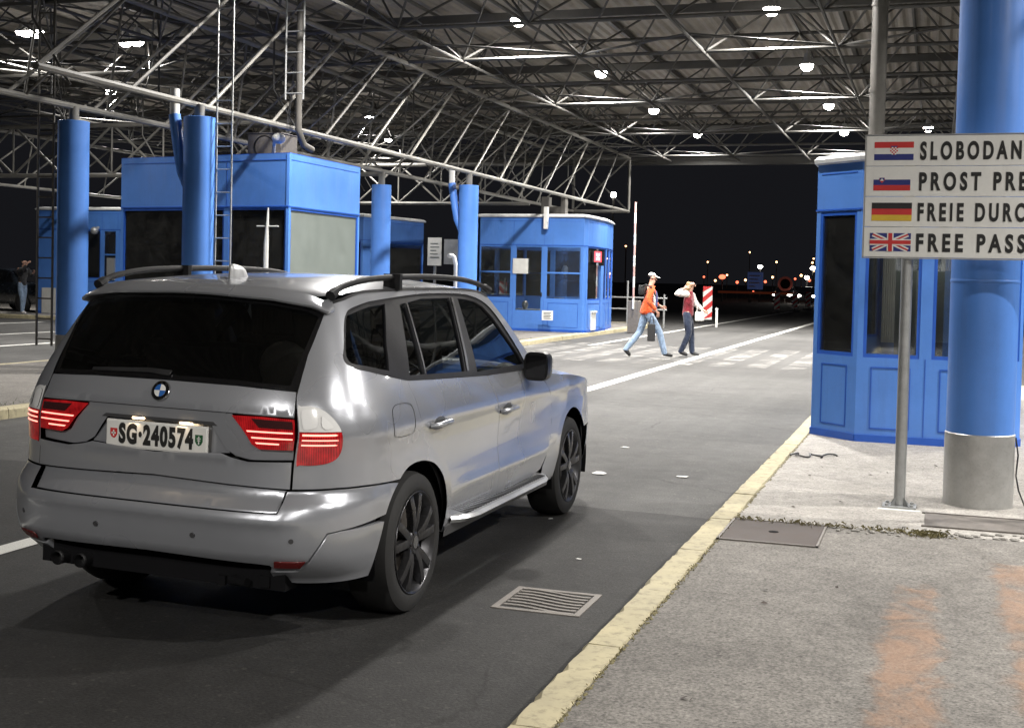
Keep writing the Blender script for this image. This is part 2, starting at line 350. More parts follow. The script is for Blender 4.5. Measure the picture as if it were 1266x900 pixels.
# painted lines
mb = MB()
def strip(mb, x, y0, y1, w, z=.004):
    n = max(1, int((y1 - y0) / 2)); mb.grid([[(x + t * w / 2 + rng.normal(0, .003), y0 + (y1 - y0) * i / n, z) for i in range(n + 1)] for t in (-1, 1)])
strip(mb, -4.98, 4.0, 13.38, .16, .0075); strip(mb, -4.80, 13.4, 120, .19)
for x, y0, y1 in ((-17.85, 6, 70), (-20.9, 6, 31), (-24.9, 6, 31)): strip(mb, x, y0, y1, .17)
strip(mb, -8.0, 30, 80, .15); strip(mb, 6.0, -5, 80, .15)
struct(mb.build('road_markings', M['line']))
mb = MB()
for k in range(11): strip(mb, -9.0 + k * .72, 24.2, 31.2, .42, .005)
struct(mb.build('road_crossing_stripes', M['zebra']))
mb = MB()
for x, y, w, l in ((-2.62, 10.2, .17, .10), (-1.93, 10.33, .15, .07), (-2.9, 9.1, .05, .03), (-2.4, 8.1, .04, .03), (-1.9, 7.0, .05, .02), (-2.8, 11.9, .12, .05)):
    a = rng.uniform(.6, 1.3, 9); mb.add([(x + math.cos(2 * math.pi * k / 9) * w * .36 * a[k], y + math.sin(2 * math.pi * k / 9) * l * .7 * a[k], .0075) for k in range(9)], [tuple(range(9))])
struct(mb.build('road_paint_flecks', M['white_old']))
mb = MB()
for x0, x1, y0, y1 in ((-.30, .19, 3.6, 6.9), (.20, .70, 3.6, 7.7), (.8, 1.2, 3.6, 7.6)):
    mb.grid([[(x0 + (x1 - x0) * i / 6, y0 + (y1 - y0) * j / 20, .122) for j in range(21)] for i in range(7)])
om = struct(mb.build('pavement_orange_marking', M['orange'], fix=False))  # faint orange strips laid over the near pavement
at = om.data.attributes.new('across', 'FLOAT', 'POINT')
for sheet_i in range(3):
    for i in range(7):
        for j in range(21): at.data[sheet_i * 147 + i * 21 + j].value = .75 * min(1, min(i, 6 - i) / 2.0) * min(1, min(j, 20 - j) / 2.5)
# joint strip of broken stones between the two pavements
mb = MB()
for k in range(70):
    x = rng.uniform(-.55, .55); y = 8.06 + rng.normal(0, .07) + .05 * x; r = rng.uniform(.006, .022)
    mb.ball((x, y, .12 + r * .2), (r * rng.uniform(.8, 2), r, r * .5), 6, 4)
tag(mb.build('gravel', M['kerb_grey']), 'crumbled grey stones along the joint across the pavement', 'gravel', kind='stuff')
M['weed'] = paint('dry_weeds', (.14, .12, .05), .8, .4, 20)
mb = MB()
for k in range(900):
    t = rng.random()
    if t < .4: x, y = rng.uniform(-1.14, .1), 8.03 + rng.normal(0, .035)
    elif t < .65: x, y = rng.normal(-.02, .07), 8.0 + rng.normal(0, .05)
    else: x, y = rng.normal(-1.158, .006), rng.uniform(3.6, 8.2)
    a = rng.uniform(0, 6.28); l = rng.uniform(.006, .022) * (2 if t < .65 else 1); h = rng.uniform(.003, .014) * (2 if t < .65 else 1); w = .0015
    dx, dy = math.cos(a), math.sin(a); z = .118
    mb.add([(x - dy * w, y + dx * w, z), (x + dy * w, y - dx * w, z), (x + dx * l * .6 + dy * w, y + dy * l * .6, z + h), (x + dx * l, y + dy * l, z + h * .8)], [(0, 1, 2, 3)])
for k in range(500):                                             # crumbs of soil and moss along the kerb's inner joint
    x, y = -1.162 + abs(rng.normal(0, .006)), rng.uniform(3.6, 13); r = rng.uniform(.003, .010); mb.ball((x, y, .117), (r, r * 1.8, r * .7), 5, 4)
tag(mb.build('weeds', M['weed']), 'dry weeds growing in the joints of the pavement and kerb', 'weeds', kind='stuff')
M['moss'] = paint('verge_weeds', (.055, .06, .025), .9, .4, 8)
mb = MB()
for k in range(1500):
    x, y = -9.45 - abs(rng.normal(0, .10)), rng.uniform(6, 30); a = rng.uniform(0, 6.28); l = rng.uniform(.02, .09); h = rng.uniform(.01, .06)
    dx, dy = math.cos(a), math.sin(a); mb.add([(x - dy * .004, y + dx * .004, .116), (x + dy * .004, y - dx * .004, .116), (x + dx * l, y + dy * l, .116 + h)], [(0, 1, 2)])
tag(mb.build('verge_weeds', M['moss']), 'weeds and litter along the inner edge of the far yellow kerb', 'weeds', kind='stuff')
mb = MB()
for k in range(26):
    x, y = rng.uniform(-1.0, 1.3), rng.uniform(4.2, 11.5); a = rng.uniform(0, 6.28); l = rng.uniform(.010, .024)
    if -1.15 < x < -.6 and 7.3 < y < 8.1: continue
    dx, dy = math.cos(a) * l, math.sin(a) * l; mb.add([(x + dx, y + dy, .124), (x - dy * .5, y + dx * .5, .131), (x - dx, y - dy, .126), (x + dy * .5, y - dx * .5, .122)], [(0, 1, 2, 3)])
tag(mb.build('litter', M['rust']), 'small dead leaves and scraps scattered over the pavement', 'litter', kind='stuff')
# drain grating in the road
dr = thing('drain_grating', 'square cast iron drain grating with curved bars sunk in the road beside the kerb', 'drain', (-1.79, 6.02, 0))
mb = MB(); s = .205
for a, b in (((-s, -s - .02, 0), (s, -s + .015, .008)), ((-s, s - .015, 0), (s, s + .02, .008)), ((-s - .02, -s - .02, 0), (-s + .014, s + .02, .009)), ((s - .014, -s - .02, 0), (s + .02, s + .02, .009))): mb.box(a, b)
mb.build('frame', M['iron'], dr, bevel=.003)
mb = MB(); mb.box((-s + .01, -s + .01, .0015), (s - .01, s - .01, .0022)); mb.build('pit', M['dark'], dr)
mb = MB()
for k in range(7):
    t = -.165 + .055 * k; n = 12; L = []; Rr = []
    for i in range(n + 1):
        u = i / n; y = -s + .02 + u * (2 * s - .04); x = t + .030 * math.sin(math.pi * (u - .5) * 1.3)
        L.append((x - .011, y)); Rr.append((x + .011, y))
    mb.prism([(q, -p) for p, q in (L + Rr[::-1])], .003, .0085)
mb.build('bars', M['iron'], dr)
# flush service covers in the pavement
cv = thing('service_cover', 'rusty brown steel cover plate set in the pavement against the yellow kerb', 'cover plate', (-.88, 7.69, .118))
mb = MB(); mb.box((-.275, -.325, 0), (.275, .325, .006)); mb.build('plate', M['rust'], cv, bevel=.002)
mb = MB()
for a, b in (((-.29, -.34, 0), (.29, -.327, .009)), ((-.29, .327, 0), (.29, .34, .009)), ((-.29, -.34, 0), (-.277, .34, .009)), ((.277, -.34, 0), (.29, .34, .009))): mb.box(a, b)
mb.build('frame', M['iron'], cv)
mb = MB(); mb.lathe([(.03, .006), (.03, .008), (.018, .0085), (.0, .0075)], n=14); mb.build('lifting_hole', M['dark'], cv)
c2 = thing('service_cover', 'long brown steel cover plate in front of the right blue column', 'cover plate', (.34, 8.55, .1185))
mb = MB(); mb.box((-.36, -.24, 0), (.62, .22, .006)); mb.build('plate', M['iron'], c2, bevel=.002)
mb = MB(); mb.box((-.38, -.262, 0), (.64, -.242, .010)); mb.box((-.38, .222, 0), (.64, .242, .010)); mb.build('frame', M['iron'], c2)
# scrap of cable by the booth corner
mb = MB(); pts = []
for i in range(40):
    t = i / 39; pts.append((-1.16 + .36 * t + .03 * math.sin(t * 21), 11.2 + .10 * math.sin(t * 15) + .1 * t, .130 + .006 * math.sin(t * 30)))
mb.tube(pts, .008, 6); tag(mb.build('cable_scrap', M['black'], smooth=True), 'tangled black cable scrap lying before the nearest booth', 'cable')
# ------------------------------------------------------------------ canopy: deck, space frame, girders, columns, floodlights
Y_END = 45.0
mb = MB(); P = []
xs = []; x = -27.0
while x < 15.0: xs += [(x, 0), (x + .06, .045), (x + .12, .045), (x + .18, 0)]; x += .24
mb.grid([[(x, y, 7.22 + h) for x, h in xs] for y in (-14, 2, 18, 32, Y_END)])
deck = thing('canopy_roof', 'grey corrugated metal canopy roof over the whole crossing', 'canopy', (0, 0, 0))
mb.build('deck', M['deck'], deck)
mb = MB(); mb.box((-27, Y_END, 5.78), (15, Y_END + .12, 6.05)); mb.box((-27, Y_END, 6.95), (15, Y_END + .1, 7.5)); mb.build('fascia', M['steel_f'], deck)
XN = [-25.8 + 2.4 * i for i in range(17)]           # lower nodes
YN = [10.7 + 3.2 * j for j in range(11)]
ZL, ZU = 5.88, 7.08
NOBR = 0
fr = thing('space_frame', 'steel tube space frame of pyramids carrying the canopy deck', 'roof frame', (0, 0, 0))
lc = MB(); uc = MB(); wb = MB(); br = MB()
for j, y in enumerate(YN):
    lc.tube([(XN[0] - 1.2, y, ZL), (XN[-1], y, ZL)], .036, 6)
    for x in XN:
        for dx in (-1.2, 1.2):
            for dy in (-1.6, 1.6): wb.tube([(x, y, ZL), (x + dx, y + dy, ZU)], .022, 5)
        if round((x + 6.6) / 4.8, 3) % 1 == 0 and j % 2 == 0:
            for sx in (-1, 1): br.tube([(x, y, ZL + .03), (x + sx * 2.4, y - 1.6, ZL + .03)], .024, 5)
    uc.tube([(XN[0] - 1.2, y + 1.6, ZU), (XN[-1] + 1.2, y + 1.6, ZU)], .04, 6)
    for x in XN:                                                  # closer bracing in the left bays
        if x < -10:
            br.tube([(x, y, ZL - .02), (x + 2.4, y + 3.2, ZL - .02)], .017, 5); br.tube([(x + 2.4, y, ZL - .05), (x, y + 3.2, ZL - .05)], .017, 5)
            br.tube([(x + 1.2, y, ZL), (x + 1.2, y + 1.6, ZU)], .015, 5); br.tube([(x, y + 1.6, ZL), (x + 1.2, y + 1.6, ZU)], .015, 5)
            if j % 2: br.tube([(x, y, ZL), (x, y, 4.9), (x + .6, y, 4.0)], .02, 5)
for x in XN:
    lc.tube([(x, YN[0], ZL - .03), (x, YN[-1] + 1.6, ZL - .03)], .028, 6)
    uc.tube([(x + 1.2, YN[0] - 1.6, ZU + .03), (x + 1.2, YN[-1] + 1.6, ZU + .03)], .035, 6)
lc.build('lower_chord', M['steel_f'], fr, smooth=True); uc.build('upper_chord', M['steel_f'], fr, smooth=True)
tag(wb.build('web_member', M['steel_f'], fr, smooth=True), kind='stuff'); tag(br.build('bracing', M['steel_f'], fr, smooth=True), kind='stuff')
mb = MB()
for x in np.arange(-26, 14.1, 2.4):
    mb.beam((x, 10, 7.16), (x, 44.6, 7.16), .09, .12)
for y in (16.5, 22.9, 29.3, 35.7, 42.1): mb.beam((-26.4, y + 1.6, 6.9), (14.4, y + 1.6, 6.9), .10, .16); 
mb.build('purlin', M['steel_f'], fr)
def girder(label, x, y0, y1, z0=4.0, z1=5.85, x2=None, lean=2.6, m='steel'):
    """lattice girder along the lanes: lower chord z0, upper chord z1, long diagonals and uprights"""
    t = thing('lattice_girder', label, 'girder', (x, 0, 0), 0, 'lattice girders along the lanes')
    x2 = 0 if x2 is None else x2 - x; p = 1.87
    lo = MB(); lo.tube([(0, y0, z0), (0, y1, z0), (0, y1 + .01, z0 + .02), (0, y1 + .01, z1 - .08)], .048, 8); lo.build('lower_chord', M['steel'], t, smooth=True)
    up = MB(); up.tube([(0, y0, z1), (0, y1, z1)], .05, 8); up.build('upper_chord', M['steel'], t, smooth=True)
    d = MB(); k = 0
    while y0 + k * p + lean < y1:
        yl = y0 + k * p
        d.tube([(0, yl, z0), (0, yl + lean, z1)], .026, 6)
        d.tube([(x2, yl + .35, z0), (0, yl + lean - p, z1)], .020, 6)
        k += 1
    tag(d.build('lattice', M[m], t, smooth=True), kind='stuff')
    return t
girder('long steel lattice girder on the columns at the edge of the car lane', -10.2, 12.5, 43.0, x2=-12.2)
girder('steel lattice girder behind the first, over the second column row', -12.2, 12.5, 43.0)
girder('steel lattice girder far left beyond the ladder', -25.7, 12, 44, z0=3.96, z1=5.5)
girder('steel lattice girder above the right blue column', .32, 9.0, 43.0, x2=2.3)
girder('steel lattice girder just right of the right column row', 2.3, 9.0, 43.0)
# cross girders tying the rows, seen low on the left
def cross_girder(label, x0, x1, y, z0, z1):
    t = thing('lattice_girder', label, 'girder', (0, y, 0), 0, 'lattice girders across the lanes')
    c = MB(); c.tube([(x0, 0, z0), (x1, 0, z0)], .055, 8); c.build('lower_chord', M['steel'], t, smooth=True)
    c = MB(); c.tube([(x0, 0, z1), (x1, 0, z1)], .055, 8); c.build('upper_chord', M['steel'], t, smooth=True)
    n = round((x1 - x0) / 1.5); d = MB(); s = (x1 - x0) / n
    for k in range(n):
        a = x0 + k * s; d.tube([(a, 0, z0), (a + s, 0, z1)], .03, 6); d.tube([(a + s, 0.05, z0), (a, 0.05, z1)], .03, 6); d.tube([(a, 0, z0), (a, 0, z1)], .024, 6)
    tag(d.build('lattice', M['steel'], t, smooth=True), kind='stuff')
cross_girder('nearer cross girder of crossed braces left of the first column', -25.7, -12.2, 27.0, 3.95, 5.2)
cross_girder('farther cross girder of crossed braces left of the columns', -25.7, -12.2, 38.0, 3.95, 5.2)
cross_girder('short cross girder between the two column rows', -12.2, -10.2, 43.0, 4.0, 5.85)
# columns
def column(label, x, y, top, branch=0, rings=True, r=.225):
    t = thing('canopy_column', label, 'column', (x, y, .117), 0, 'blue canopy columns'); top -= .117
    b = MB(); b.lathe([(r, .5), (r, top - .004), (r - .01, top), (0, top)], n=40); b.build('shaft', M['blue_col'], t, smooth=True)
    b = MB(); b.lathe([(r + .006, 0), (r + .006, .498), (r, .503)], n=40); b.build('base_sleeve', M['alu'], t, smooth=True)
    b = MB(); b.tube([(0, 0, top - .01), (0, 0, 4.0 - .117)], .075, 12); b.build('stub', M['steel'], t, smooth=True)
    if branch:
        b = MB(); s = branch; b.tube([(s * .12, 0, top - 1.1), (s * .27, 0, top - .78), (s * .34, 0, top - .45), (s * .42, 0, top + .05)], .085, 14)
        b.build('branch_pipe', M['blue_col'], t, smooth=True)
        b = MB(); b.tube([(s * .42, 0, top + .05), (s * .42, 0, top + .42)], .07, 12); b.build('branch_stub', M['white_old'], t, smooth=True)
    return t
cR = column('thick blue column with brushed metal foot right of the sign post', .32, 9.33, 3.9)
b = MB(); b.lathe([(.2265, 1.535), (.2285, 1.54), (.2285, 1.552), (.2265, 1.557)], n=40); b.build('seam_ring', M['blue_col'], cR, smooth=True)
b = MB(); pts = [(.232, -.02, .48), (.25, -.03, .36), (.24, -.03, .22), (.26, -.05, .12), (.30, -.06, .02), (.42, -.1, .012), (.6, 0, .012)]; b.tube(pts, .006, 6); b.build('earth_cable', M['black'], cR, smooth=True)
column('blue column beside the dark ladder, nearest the left edge', -12.2, 15.8, 3.78)
column('blue column with slanting branch pipe before the largest booth', -10.15, 15.95, 3.82, -1)
column('slim blue column between the largest and the glazed booth', -12.2, 26.8, 3.68)
column('blue column with branch pipe at the left end of the glazed booth', -10.2, 27.2, 3.70, -1)
# ladders
def ladder(label, x, y, z0, z1, w, m, step=.29, r=.018, dz=0):
    t = thing('ladder', label, 'ladder', (x, y, z0)); h = z1 - z0
    for s in (-1, 1): b = MB(); b.tube([(s * w / 2, 0, dz if s > 0 else 0), (s * w / 2, 0, h)], r, 8); b.build('rail', m, t, smooth=True)
    k = .1
    while k < h: b = MB(); b.tube([(-w / 2, 0, k), (w / 2, 0, k)], r * .7, 6); k += step; b.build('rung', m, t, smooth=True)
ladder('dark steel ladder standing left of the left blue column', -12.53, 15.6, .45, 6.6, .27, M['steel_d'], .30)
ladder('pale steel ladder on the right of the column with branch pipe', -9.80, 16.05, 1.0, 6.9, .25, M['galv'], .33, .014)
ladder('grey ladder hanging high in the roof frame', -9.9, 18.3, 4.4, 6.3, .32, M['galv'], .33, .016)
# pipes
mb = MB(); mb.tube([(-9.95, 18.55, 7.1), (-9.95, 18.55, 3.95), (-9.93, 18.7, 3.72), (-9.9, 18.95, 3.66)], .055, 12)
tag(mb.build('down_pipe', M['steel_d'], smooth=True), 'thin grey down pipe bending onto the largest booth', 'pipe')
mb = MB(); mb.tube([(-.79, 17.0, 7.1), (-.79, 17.0, 2.8)], .10, 16)
for z in (5.2, 4.1): mb.lathe([(.112, z), (.112, z + .05)], (-.79, 17, 0), n=16)
tag(mb.build('down_pipe', M['steel_d'], smooth=True), 'wide grey down pipe above the booth behind the sign', 'pipe')
# floodlights
M['lens'] = emit('lamp_lens', (1, .95, .88), 60); M['lamp_body'] = paint('lamp_body', (.3, .3, .3), .5, .1, 10)
def lamp_proto():
    t = thing('canopy_floodlight', 'x', 'floodlight', (0, 0, 0), 0, 'lit floodlights under the canopy')
    b = MB(); b.lathe([(.0, .26), (.07, .26), (.08, .12), (.155, .02), (.165, 0), (.152, 0), (.145, .02), (0, .03)], n=20); b.build('housing', M['lamp_body'], t, smooth=True)
    b = MB(); b.lathe([(.145, .004), (.14, -.045), (.115, -.095), (.065, -.13), (0, -.142)], n=20); b.build('lens', M['lens'], t, smooth=True)
    b = MB(); b.tube([(0, 0, .25), (0, 0, .36)], .018, 8); b.build('bracket', M['lamp_body'], t)
    return t
LP = []
def lamp(x, y, z, label, w=1.0):
    t = LP_proto if not LP else dup(LP_proto, (0, 0, 0))
    t.location = (x, y, z); t['label'] = label; LP.append(t)
    ld = bpy.data.lights.new('floodlight', 'AREA'); ld.shape = 'DISK'; ld.size = .30; ld.spread = R(155); ld.energy = LAMP_W * w; ld.color = LAMP_COL
    lo = bpy.data.objects.new('floodlight_beam', ld); COL.objects.link(lo); lo.location = (0, 0, -.18); lo.parent = t
LP_proto = lamp_proto()
VIS = [(-7.85, 23.46, 'floodlight nearest the top edge, second lamp row of the car lane'), (-7.83, 29.8, 'floodlight second along the left row over the car lane'),
       (-8.0, 36.6, 'floodlight third along the left row over the car lane'), (-2.96, 29.7, 'upper floodlight of the right row over the car lane'),
       (-2.99, 36.36, 'lower floodlight of the right row over the car lane'), (-.39, 42.0, 'bright floodlight right above the free passage sign'),
       (-18.7, 22.5, 'left lamp of the twin floodlights in the top left corner'), (-18.35, 22.5, 'right lamp of the twin floodlights in the top left corner'),
       (-17.05, 23.8, 'left lamp of the twin floodlights above the column with branch pipe'), (-16.75, 23.8, 'right lamp of the twin floodlights above the column with branch pipe'),
       (-22.28, 30.45, 'floodlight above and right of the left blue column'), (-27.0, 37.3, 'lower floodlight right of the left blue column'),
       (-17.28, 36.93, 'floodlight seen through the girder lattice above the slim column'), (-19.2, 42.7, 'dim floodlight just below the one in the lattice')]
for x, y, l in VIS: lamp(x, y, 6.62, l, .25 if 'twin' in l else (.6 if x < -15 else 1.35))
for x, y, w in ((-3.0, 23.5, 1.35), (-7.8, 17.1, 1.3), (-3.0, 17.1, 1.35), (-3.0, 42.7, 1.2), (-7.8, 42.7, 1.2), (5.2, 4.5, 1.1), (5.2, 10.7, 1.4), (5.2, 17.1, 1.4), (5.2, 25, 1), (10, 8, .8), (10, 16, .8),
             (-17.3, 16, .6), (-22.3, 18, .6), (5.2, -5.0, 1.9), (-3.0, 10.7, .5), (-3.0, -6.5, 2.2)):  # those at negative y are added behind the camera to brighten the car's rear
    lamp(x, y, 6.62, 'floodlight of the canopy rows outside the picture', w)
mb = thing('canopy_floodlight', 'small low floodlight past the end of the near girder', 'floodlight', (-14.5, 58, 5.6), 0, 'lit floodlights under the canopy')
b = MB(); b.ball((0, 0, 0), .14); b.build('lens', M['lens'], mb); b = MB(); b.tube([(0, 0, -5.6), (0, 0, 0)], .05, 8); b.build('pole', M['steel_d'], mb)
# ------------------------------------------------------------------ booths
def booth(name_label, plan, z1, faces, base=.117, cap=True, sill=.93, head=2.33, m='blue', glassm='win', th=.05, fascia_line=True, interior=True):
    """plan: corners anticlockwise seen from above; faces: {edge index: [(width fraction, kind), ...]}; kinds win, winbar, door, panel, blind"""
    cx = sum(p[0] for p in plan) / len(plan); cy = sum(p[1] for p in plan) / len(plan)
    t = thing('border_booth', name_label, 'booth', (cx, cy, base), 0, 'blue control booths')
    H = z1 - base; sl = sill - base; hd = head - base
    wall = MB(); trim = MB()
    n = len(plan)
    for e in range(n):
        p = Vector((plan[e][0] - cx, plan[e][1] - cy, 0)); q = Vector((plan[(e + 1) % n][0] - cx, plan[(e + 1) % n][1] - cy, 0))
        d = q - p; L = d.length; d.normalize(); o = Vector((d.y, -d.x, 0))        # outward
        def slab(mb, a, b, za, zb, off=0.0, t_=th):
            c = p + d * ((a + b) / 2) + o * (off - t_ / 2) + Vector((0, 0, (za + zb) / 2)); mb.obox(c, d * (b - a) / 2, o * t_ / 2, Vector((0, 0, (zb - za) / 2)))
        secs = faces.get(e, [(1, 'panel')]); tot = sum(f for f, _ in secs); u = 0
        slab(wall, 0, L, hd, H); 
        if fascia_line: slab(trim, 0.002, L - .002, hd + .012, hd + .028, .012, .02); slab(trim, .06, L - .06, H - .10, H - .092, .006, .02)
        slab(trim, 0.0, L, 0, .07, .012, .03)
        for f, kind in secs:
            w = L * f / tot; a, b = u, u + w; u += w; g = .055
            slab(wall, a, a + g, 0, hd, 0); slab(wall, b - g, b, 0, hd, 0)
            if a > .01: slab(trim, a - .004, a + .004, hd + .03, H - .1, .004, .02); slab(trim, a - .004, a + .004, .07, sl, .004, .02)
            if kind == 'panel':
                slab(wall, a + g, b - g, 0, hd, -.008, th - .012)
                continue
            lo = sl if kind != 'door' else .55
            slab(wall, a + g, b - g, 0, lo, 0, th)
            if kind != 'door' and lo > .4:                                   # raised edge of the lower panel
                for (aa, bb, za, zb) in ((a + .13, b - .13, .13, .142), (a + .13, b - .13, lo - .10, lo - .088), (a + .13, a + .142, .142, lo - .10), (b - .142, b - .13, .142, lo - .10)):
                    if b - a > .35: slab(trim, aa, bb, za, zb, .006, .02)
            nm = 'door_pane' if kind == 'door' else 'window'
            pm = M['blind'] if kind == 'blind' else M[glassm]
            pb = MB(); slab(pb, a + g + .002, b - g - .002, lo + .002, hd - .002, -.026, .008); pane = pb.build(nm, pm, t)
            fb = MB()
            for (aa, bb, za, zb) in ((a + g, b - g, lo, lo + .035), (a + g, b - g, hd - .035, hd), (a + g, a + g + .03, lo + .035, hd - .035), (b - g - .03, b - g, lo + .035, hd - .035)): slab(fb, aa, bb, za, zb, -.006, .03)
            if kind == 'winbar': slab(fb, a + g + .03, b - g - .03, (lo + hd) / 2 - .02, (lo + hd) / 2 + .025, -.004, .03)
            fb.build('frame', M['blue' if kind in ('winbar', 'door') else 'blue_dark'], pane)
            if kind == 'door':
                hb = MB(); slab(hb, b - g - .02, b - g + .01, .98, 1.10, .03, .04); hb.build('door_handle', M['black'], t)
    wall.build('wall', M[m], t); trim.build('wall_trim', M['blue_dark'], t)
    xs = [p[0] - cx for p in plan]; ys = [p[1] - cy for p in plan]
    pl = [(x, y) for x, y in zip(xs, ys)]
    inn = [(x * .94, y * .94) for x, y in pl]
    b = MB(); b.prism(inn, H - .08, H - .02); b.prism(inn, .01, .05); b.build('floor_and_ceiling', M['dark'], t)
    if cap:
        b = MB(); sc = lambda k: [(x * k, y * k) for x, y in pl]
        rings = [(1.0, H), (1.03, H + .01), (1.035, H + .045), (1.0, H + .085), (.93, H + .105)]
        vs = []; fs = []
        for k, z in rings: vs += [(x, y, z) for x, y in sc(k)]
        for i in range(len(rings) - 1):
            for j in range(n): fs.append((i * n + j, i * n + (j + 1) % n, (i + 1) * n + (j + 1) % n, (i + 1) * n + j))
        fs.append(tuple((len(rings) - 1) * n + j for j in range(n))); b.add(vs, fs); b.build('roof', M['roofcap'], t)
    else:
        b = MB(); b.prism(pl, H, H + .012); b.build('roof', M['blue_dark'], t)
    return t, cx, cy
# nearest booth, behind the sign
pl = [(-.70, 12.57), (.55, 12.57), (.80, 12.95), (.80, 17.4), (.55, 17.8), (-.70, 17.8), (-1.15, 17.4), (-1.15, 12.98)]
tb, cx, cy = booth('blue booth with rounded white roof rim, nearest, behind the sign', pl, 2.80, {0: [(.5, 'win'), (.5, 'win')], 7: [(1, 'win')], 1: [(1, 'win')], 2: [(1, 'win'), (1, 'win'), (1, 'win')], 3: [(1, 'win')], 4: [(1, 'win'), (1, 'win')], 5: [(1, 'win')], 6: [(1, 'win'), (1, 'door'), (1, 'win')]})
b = MB(); b.box((-.5, -2.2, .6), (.5, -1.75, .64)); b.box((-.45, -2.15, .03), (-.4, -1.8, .6)); b.box((.4, -2.15, .03), (.45, -1.8, .6)); b.build('desk', M['white_old'], tb)
b = MB(); b.box((.05, -1.9, .64), (.35, -1.86, .95)); b.box((.18, -1.92, .62), (.22, -1.88, .7)); b.build('monitor', M['black'], tb)
b = MB(); b.box((-.35, 1.2, .05), (.5, 1.6, 1.7)); b.build('cabinet', M['blind'], tb); near_booth = tb
# largest booth, left of centre
pl = [(-13.55, 18.85), (-9.92, 18.22), (-9.92, 20.85), (-11.7, 23.4), (-13.2, 23.4), (-13.55, 21.5)]
tb, cx, cy = booth('largest blue booth, deep fascia over dark windows', pl, 3.53, {0: [(1.5, 'win'), (.9, 'win'), (1.3, 'win')], 1: [(1, 'blind')], 2: [(1, 'win'), (1, 'win')], 5: [(1, 'win')]}, head=2.66, sill=.95, cap=False, glassm='win_dark')
mb = MB(); mb.box((-11.5, 19.6, 3.55), (-10.85, 20.2, 4.02)); mb.box((-11.52, 19.58, 4.02), (-10.83, 20.22, 4.04))
ac = thing('air_conditioner', 'grey air conditioning box on the roof of the largest booth', 'air conditioner', (0, 0, 0)); mb.build('casing', M['iron'], ac, bevel=.01)
mb = MB(); mb.lathe([(.2, 0), (.2, .012), (.18, .014)], (-11.17, 19.585, 3.79), 'y', 20); mb.build('fan_guard', M['black'], ac)
mb = MB(); mb.box((-11.05, 19.3, 3.55), (-10.95, 19.4, 3.62)); mb.tube([(-10.7, 19.1, 3.54), (-10.7, 19.1, 3.75), (-10.6, 18.95, 3.85)], .03, 8); mb.ball((-10.5, 18.9, 3.85), (.12, .10, .09))
tag(mb.build('roof_camera', M['white_old'], smooth=True), 'white surveillance camera on the roof edge of the largest booth', 'camera')
mb = MB(); mb.tube([(-9.95, 17.55, .1), (-9.94, 17.55, 2.05), (-9.915, 17.55, 2.62)], .016, 8, rs=[.045, .04, .012]); mb.tube([(-10.11, 17.55, 2.33), (-9.73, 17.55, 2.33)], .012, 6)
tag(mb.build('cross_mast', M['white_old'], smooth=True), 'thin pale mast with a crossbar before the largest booth', 'mast')
# glazed booth, centre
pl = [(-12.5, 34.2), (-9.36, 34.2), (-9.3, 34.4), (-9.3, 36.55), (-9.6, 38.5), (-12.5, 38.5)]
tb, cx, cy = booth('glazed blue booth with a red lit signal, beyond the car roof', pl, 3.33, {0: [(1.17, 'winbar'), (1.0, 'door'), (1.25, 'winbar')], 2: [(1, 'win')], 3: [(1, 'win'), (1, 'win')], 4: [(1, 'winbar'), (1, 'winbar'), (1, 'winbar')], 5: [(1, 'win')]}, head=2.53, sill=1.02, base=.117)
def inside(mb, nm, m): o = mb.build(nm, m, tb); return o
b = MB(); b.box((-1.4, -1.2, .55), (1.2, -.7, .6)); b.box((-1.4, -1.2, .05), (-1.34, -.7, .55)); b.box((1.1, -1.2, .05), (1.16, -.7, .55)); inside(b, 'counter', M['white_old'])
b = MB(); b.box((-1.0, -1.9, 1.62), (-.55, -1.86, 2.05)); b.box((-.96, -1.91, 1.66), (-.59, -1.9, 2.01)); inside(b, 'notice_frame', M['white_old'])
b = MB(); b.box((.7, -.2, .1), (1.15, .1, 1.9)); inside(b, 'locker', M['blue'])
b = MB(); b.box((-.2, -.4, .6), (.1, -.36, .95)); b.box((.35, -1.0, .6), (.5, -.9, .85)); b.ball((-.9, -1.0, .72), (.1, .1, .12)); b.ball((.2, -.7, 1.75), (.10, .06, .14)); inside(b, 'desk_items', M['alu'])
b = MB(); b.box((-.02, -2.165, .33), (.30, -2.150, .60)); inside(b, 'door_notice', M['white'])
b = MB()
for k in range(5): b.box((.03, -2.169, .37 + .04 * k), (.25 - .03 * (k % 2), -2.166, .385 + .04 * k))
inside(b, 'notice_print', M['ink'])
M['led_red'] = emit('led_red', (1, .03, .04), 9); M['led_white'] = emit('led_white', (1, .75, .7), 14)
def booth_fill(t_, at, w):  # unseen lamp added to brighten a dark booth interior
    b = MB(); b.box((at[0] - .3, at[1] - .06, at[2]), (at[0] + .3, at[1] + .06, at[2] + .04)); b.build('ceiling_lamp', M['booth_tube'], t_)
    ld = bpy.data.lights.new('booth_light', 'AREA'); ld.shape = 'RECTANGLE'; ld.size = .6; ld.size_y = .12; ld.energy = w; ld.color = (1, .93, .82); lo = bpy.data.objects.new('booth_light', ld); COL.objects.link(lo); lo.parent = t_; lo.location = (at[0], at[1], at[2] - .02)
M['booth_tube'] = emit('booth_tube', (1, .95, .85), 1.5)
booth_fill(tb, (0, .6, 3.02), 110)
sg = thing('lane_signal', 'red lit lane signal with a crossed light on the side of the glazed booth', 'signal', (-9.24, 35.3, 2.10))
b = MB(); b.box((-.05, -.40, 0), (0, .40, .34)); b.build('case', M['black'], sg)
b = MB(); b.box((.001, -.37, .03), (.008, .37, .31)); b.build('panel', M['led_red'], sg)
b = MB(); 
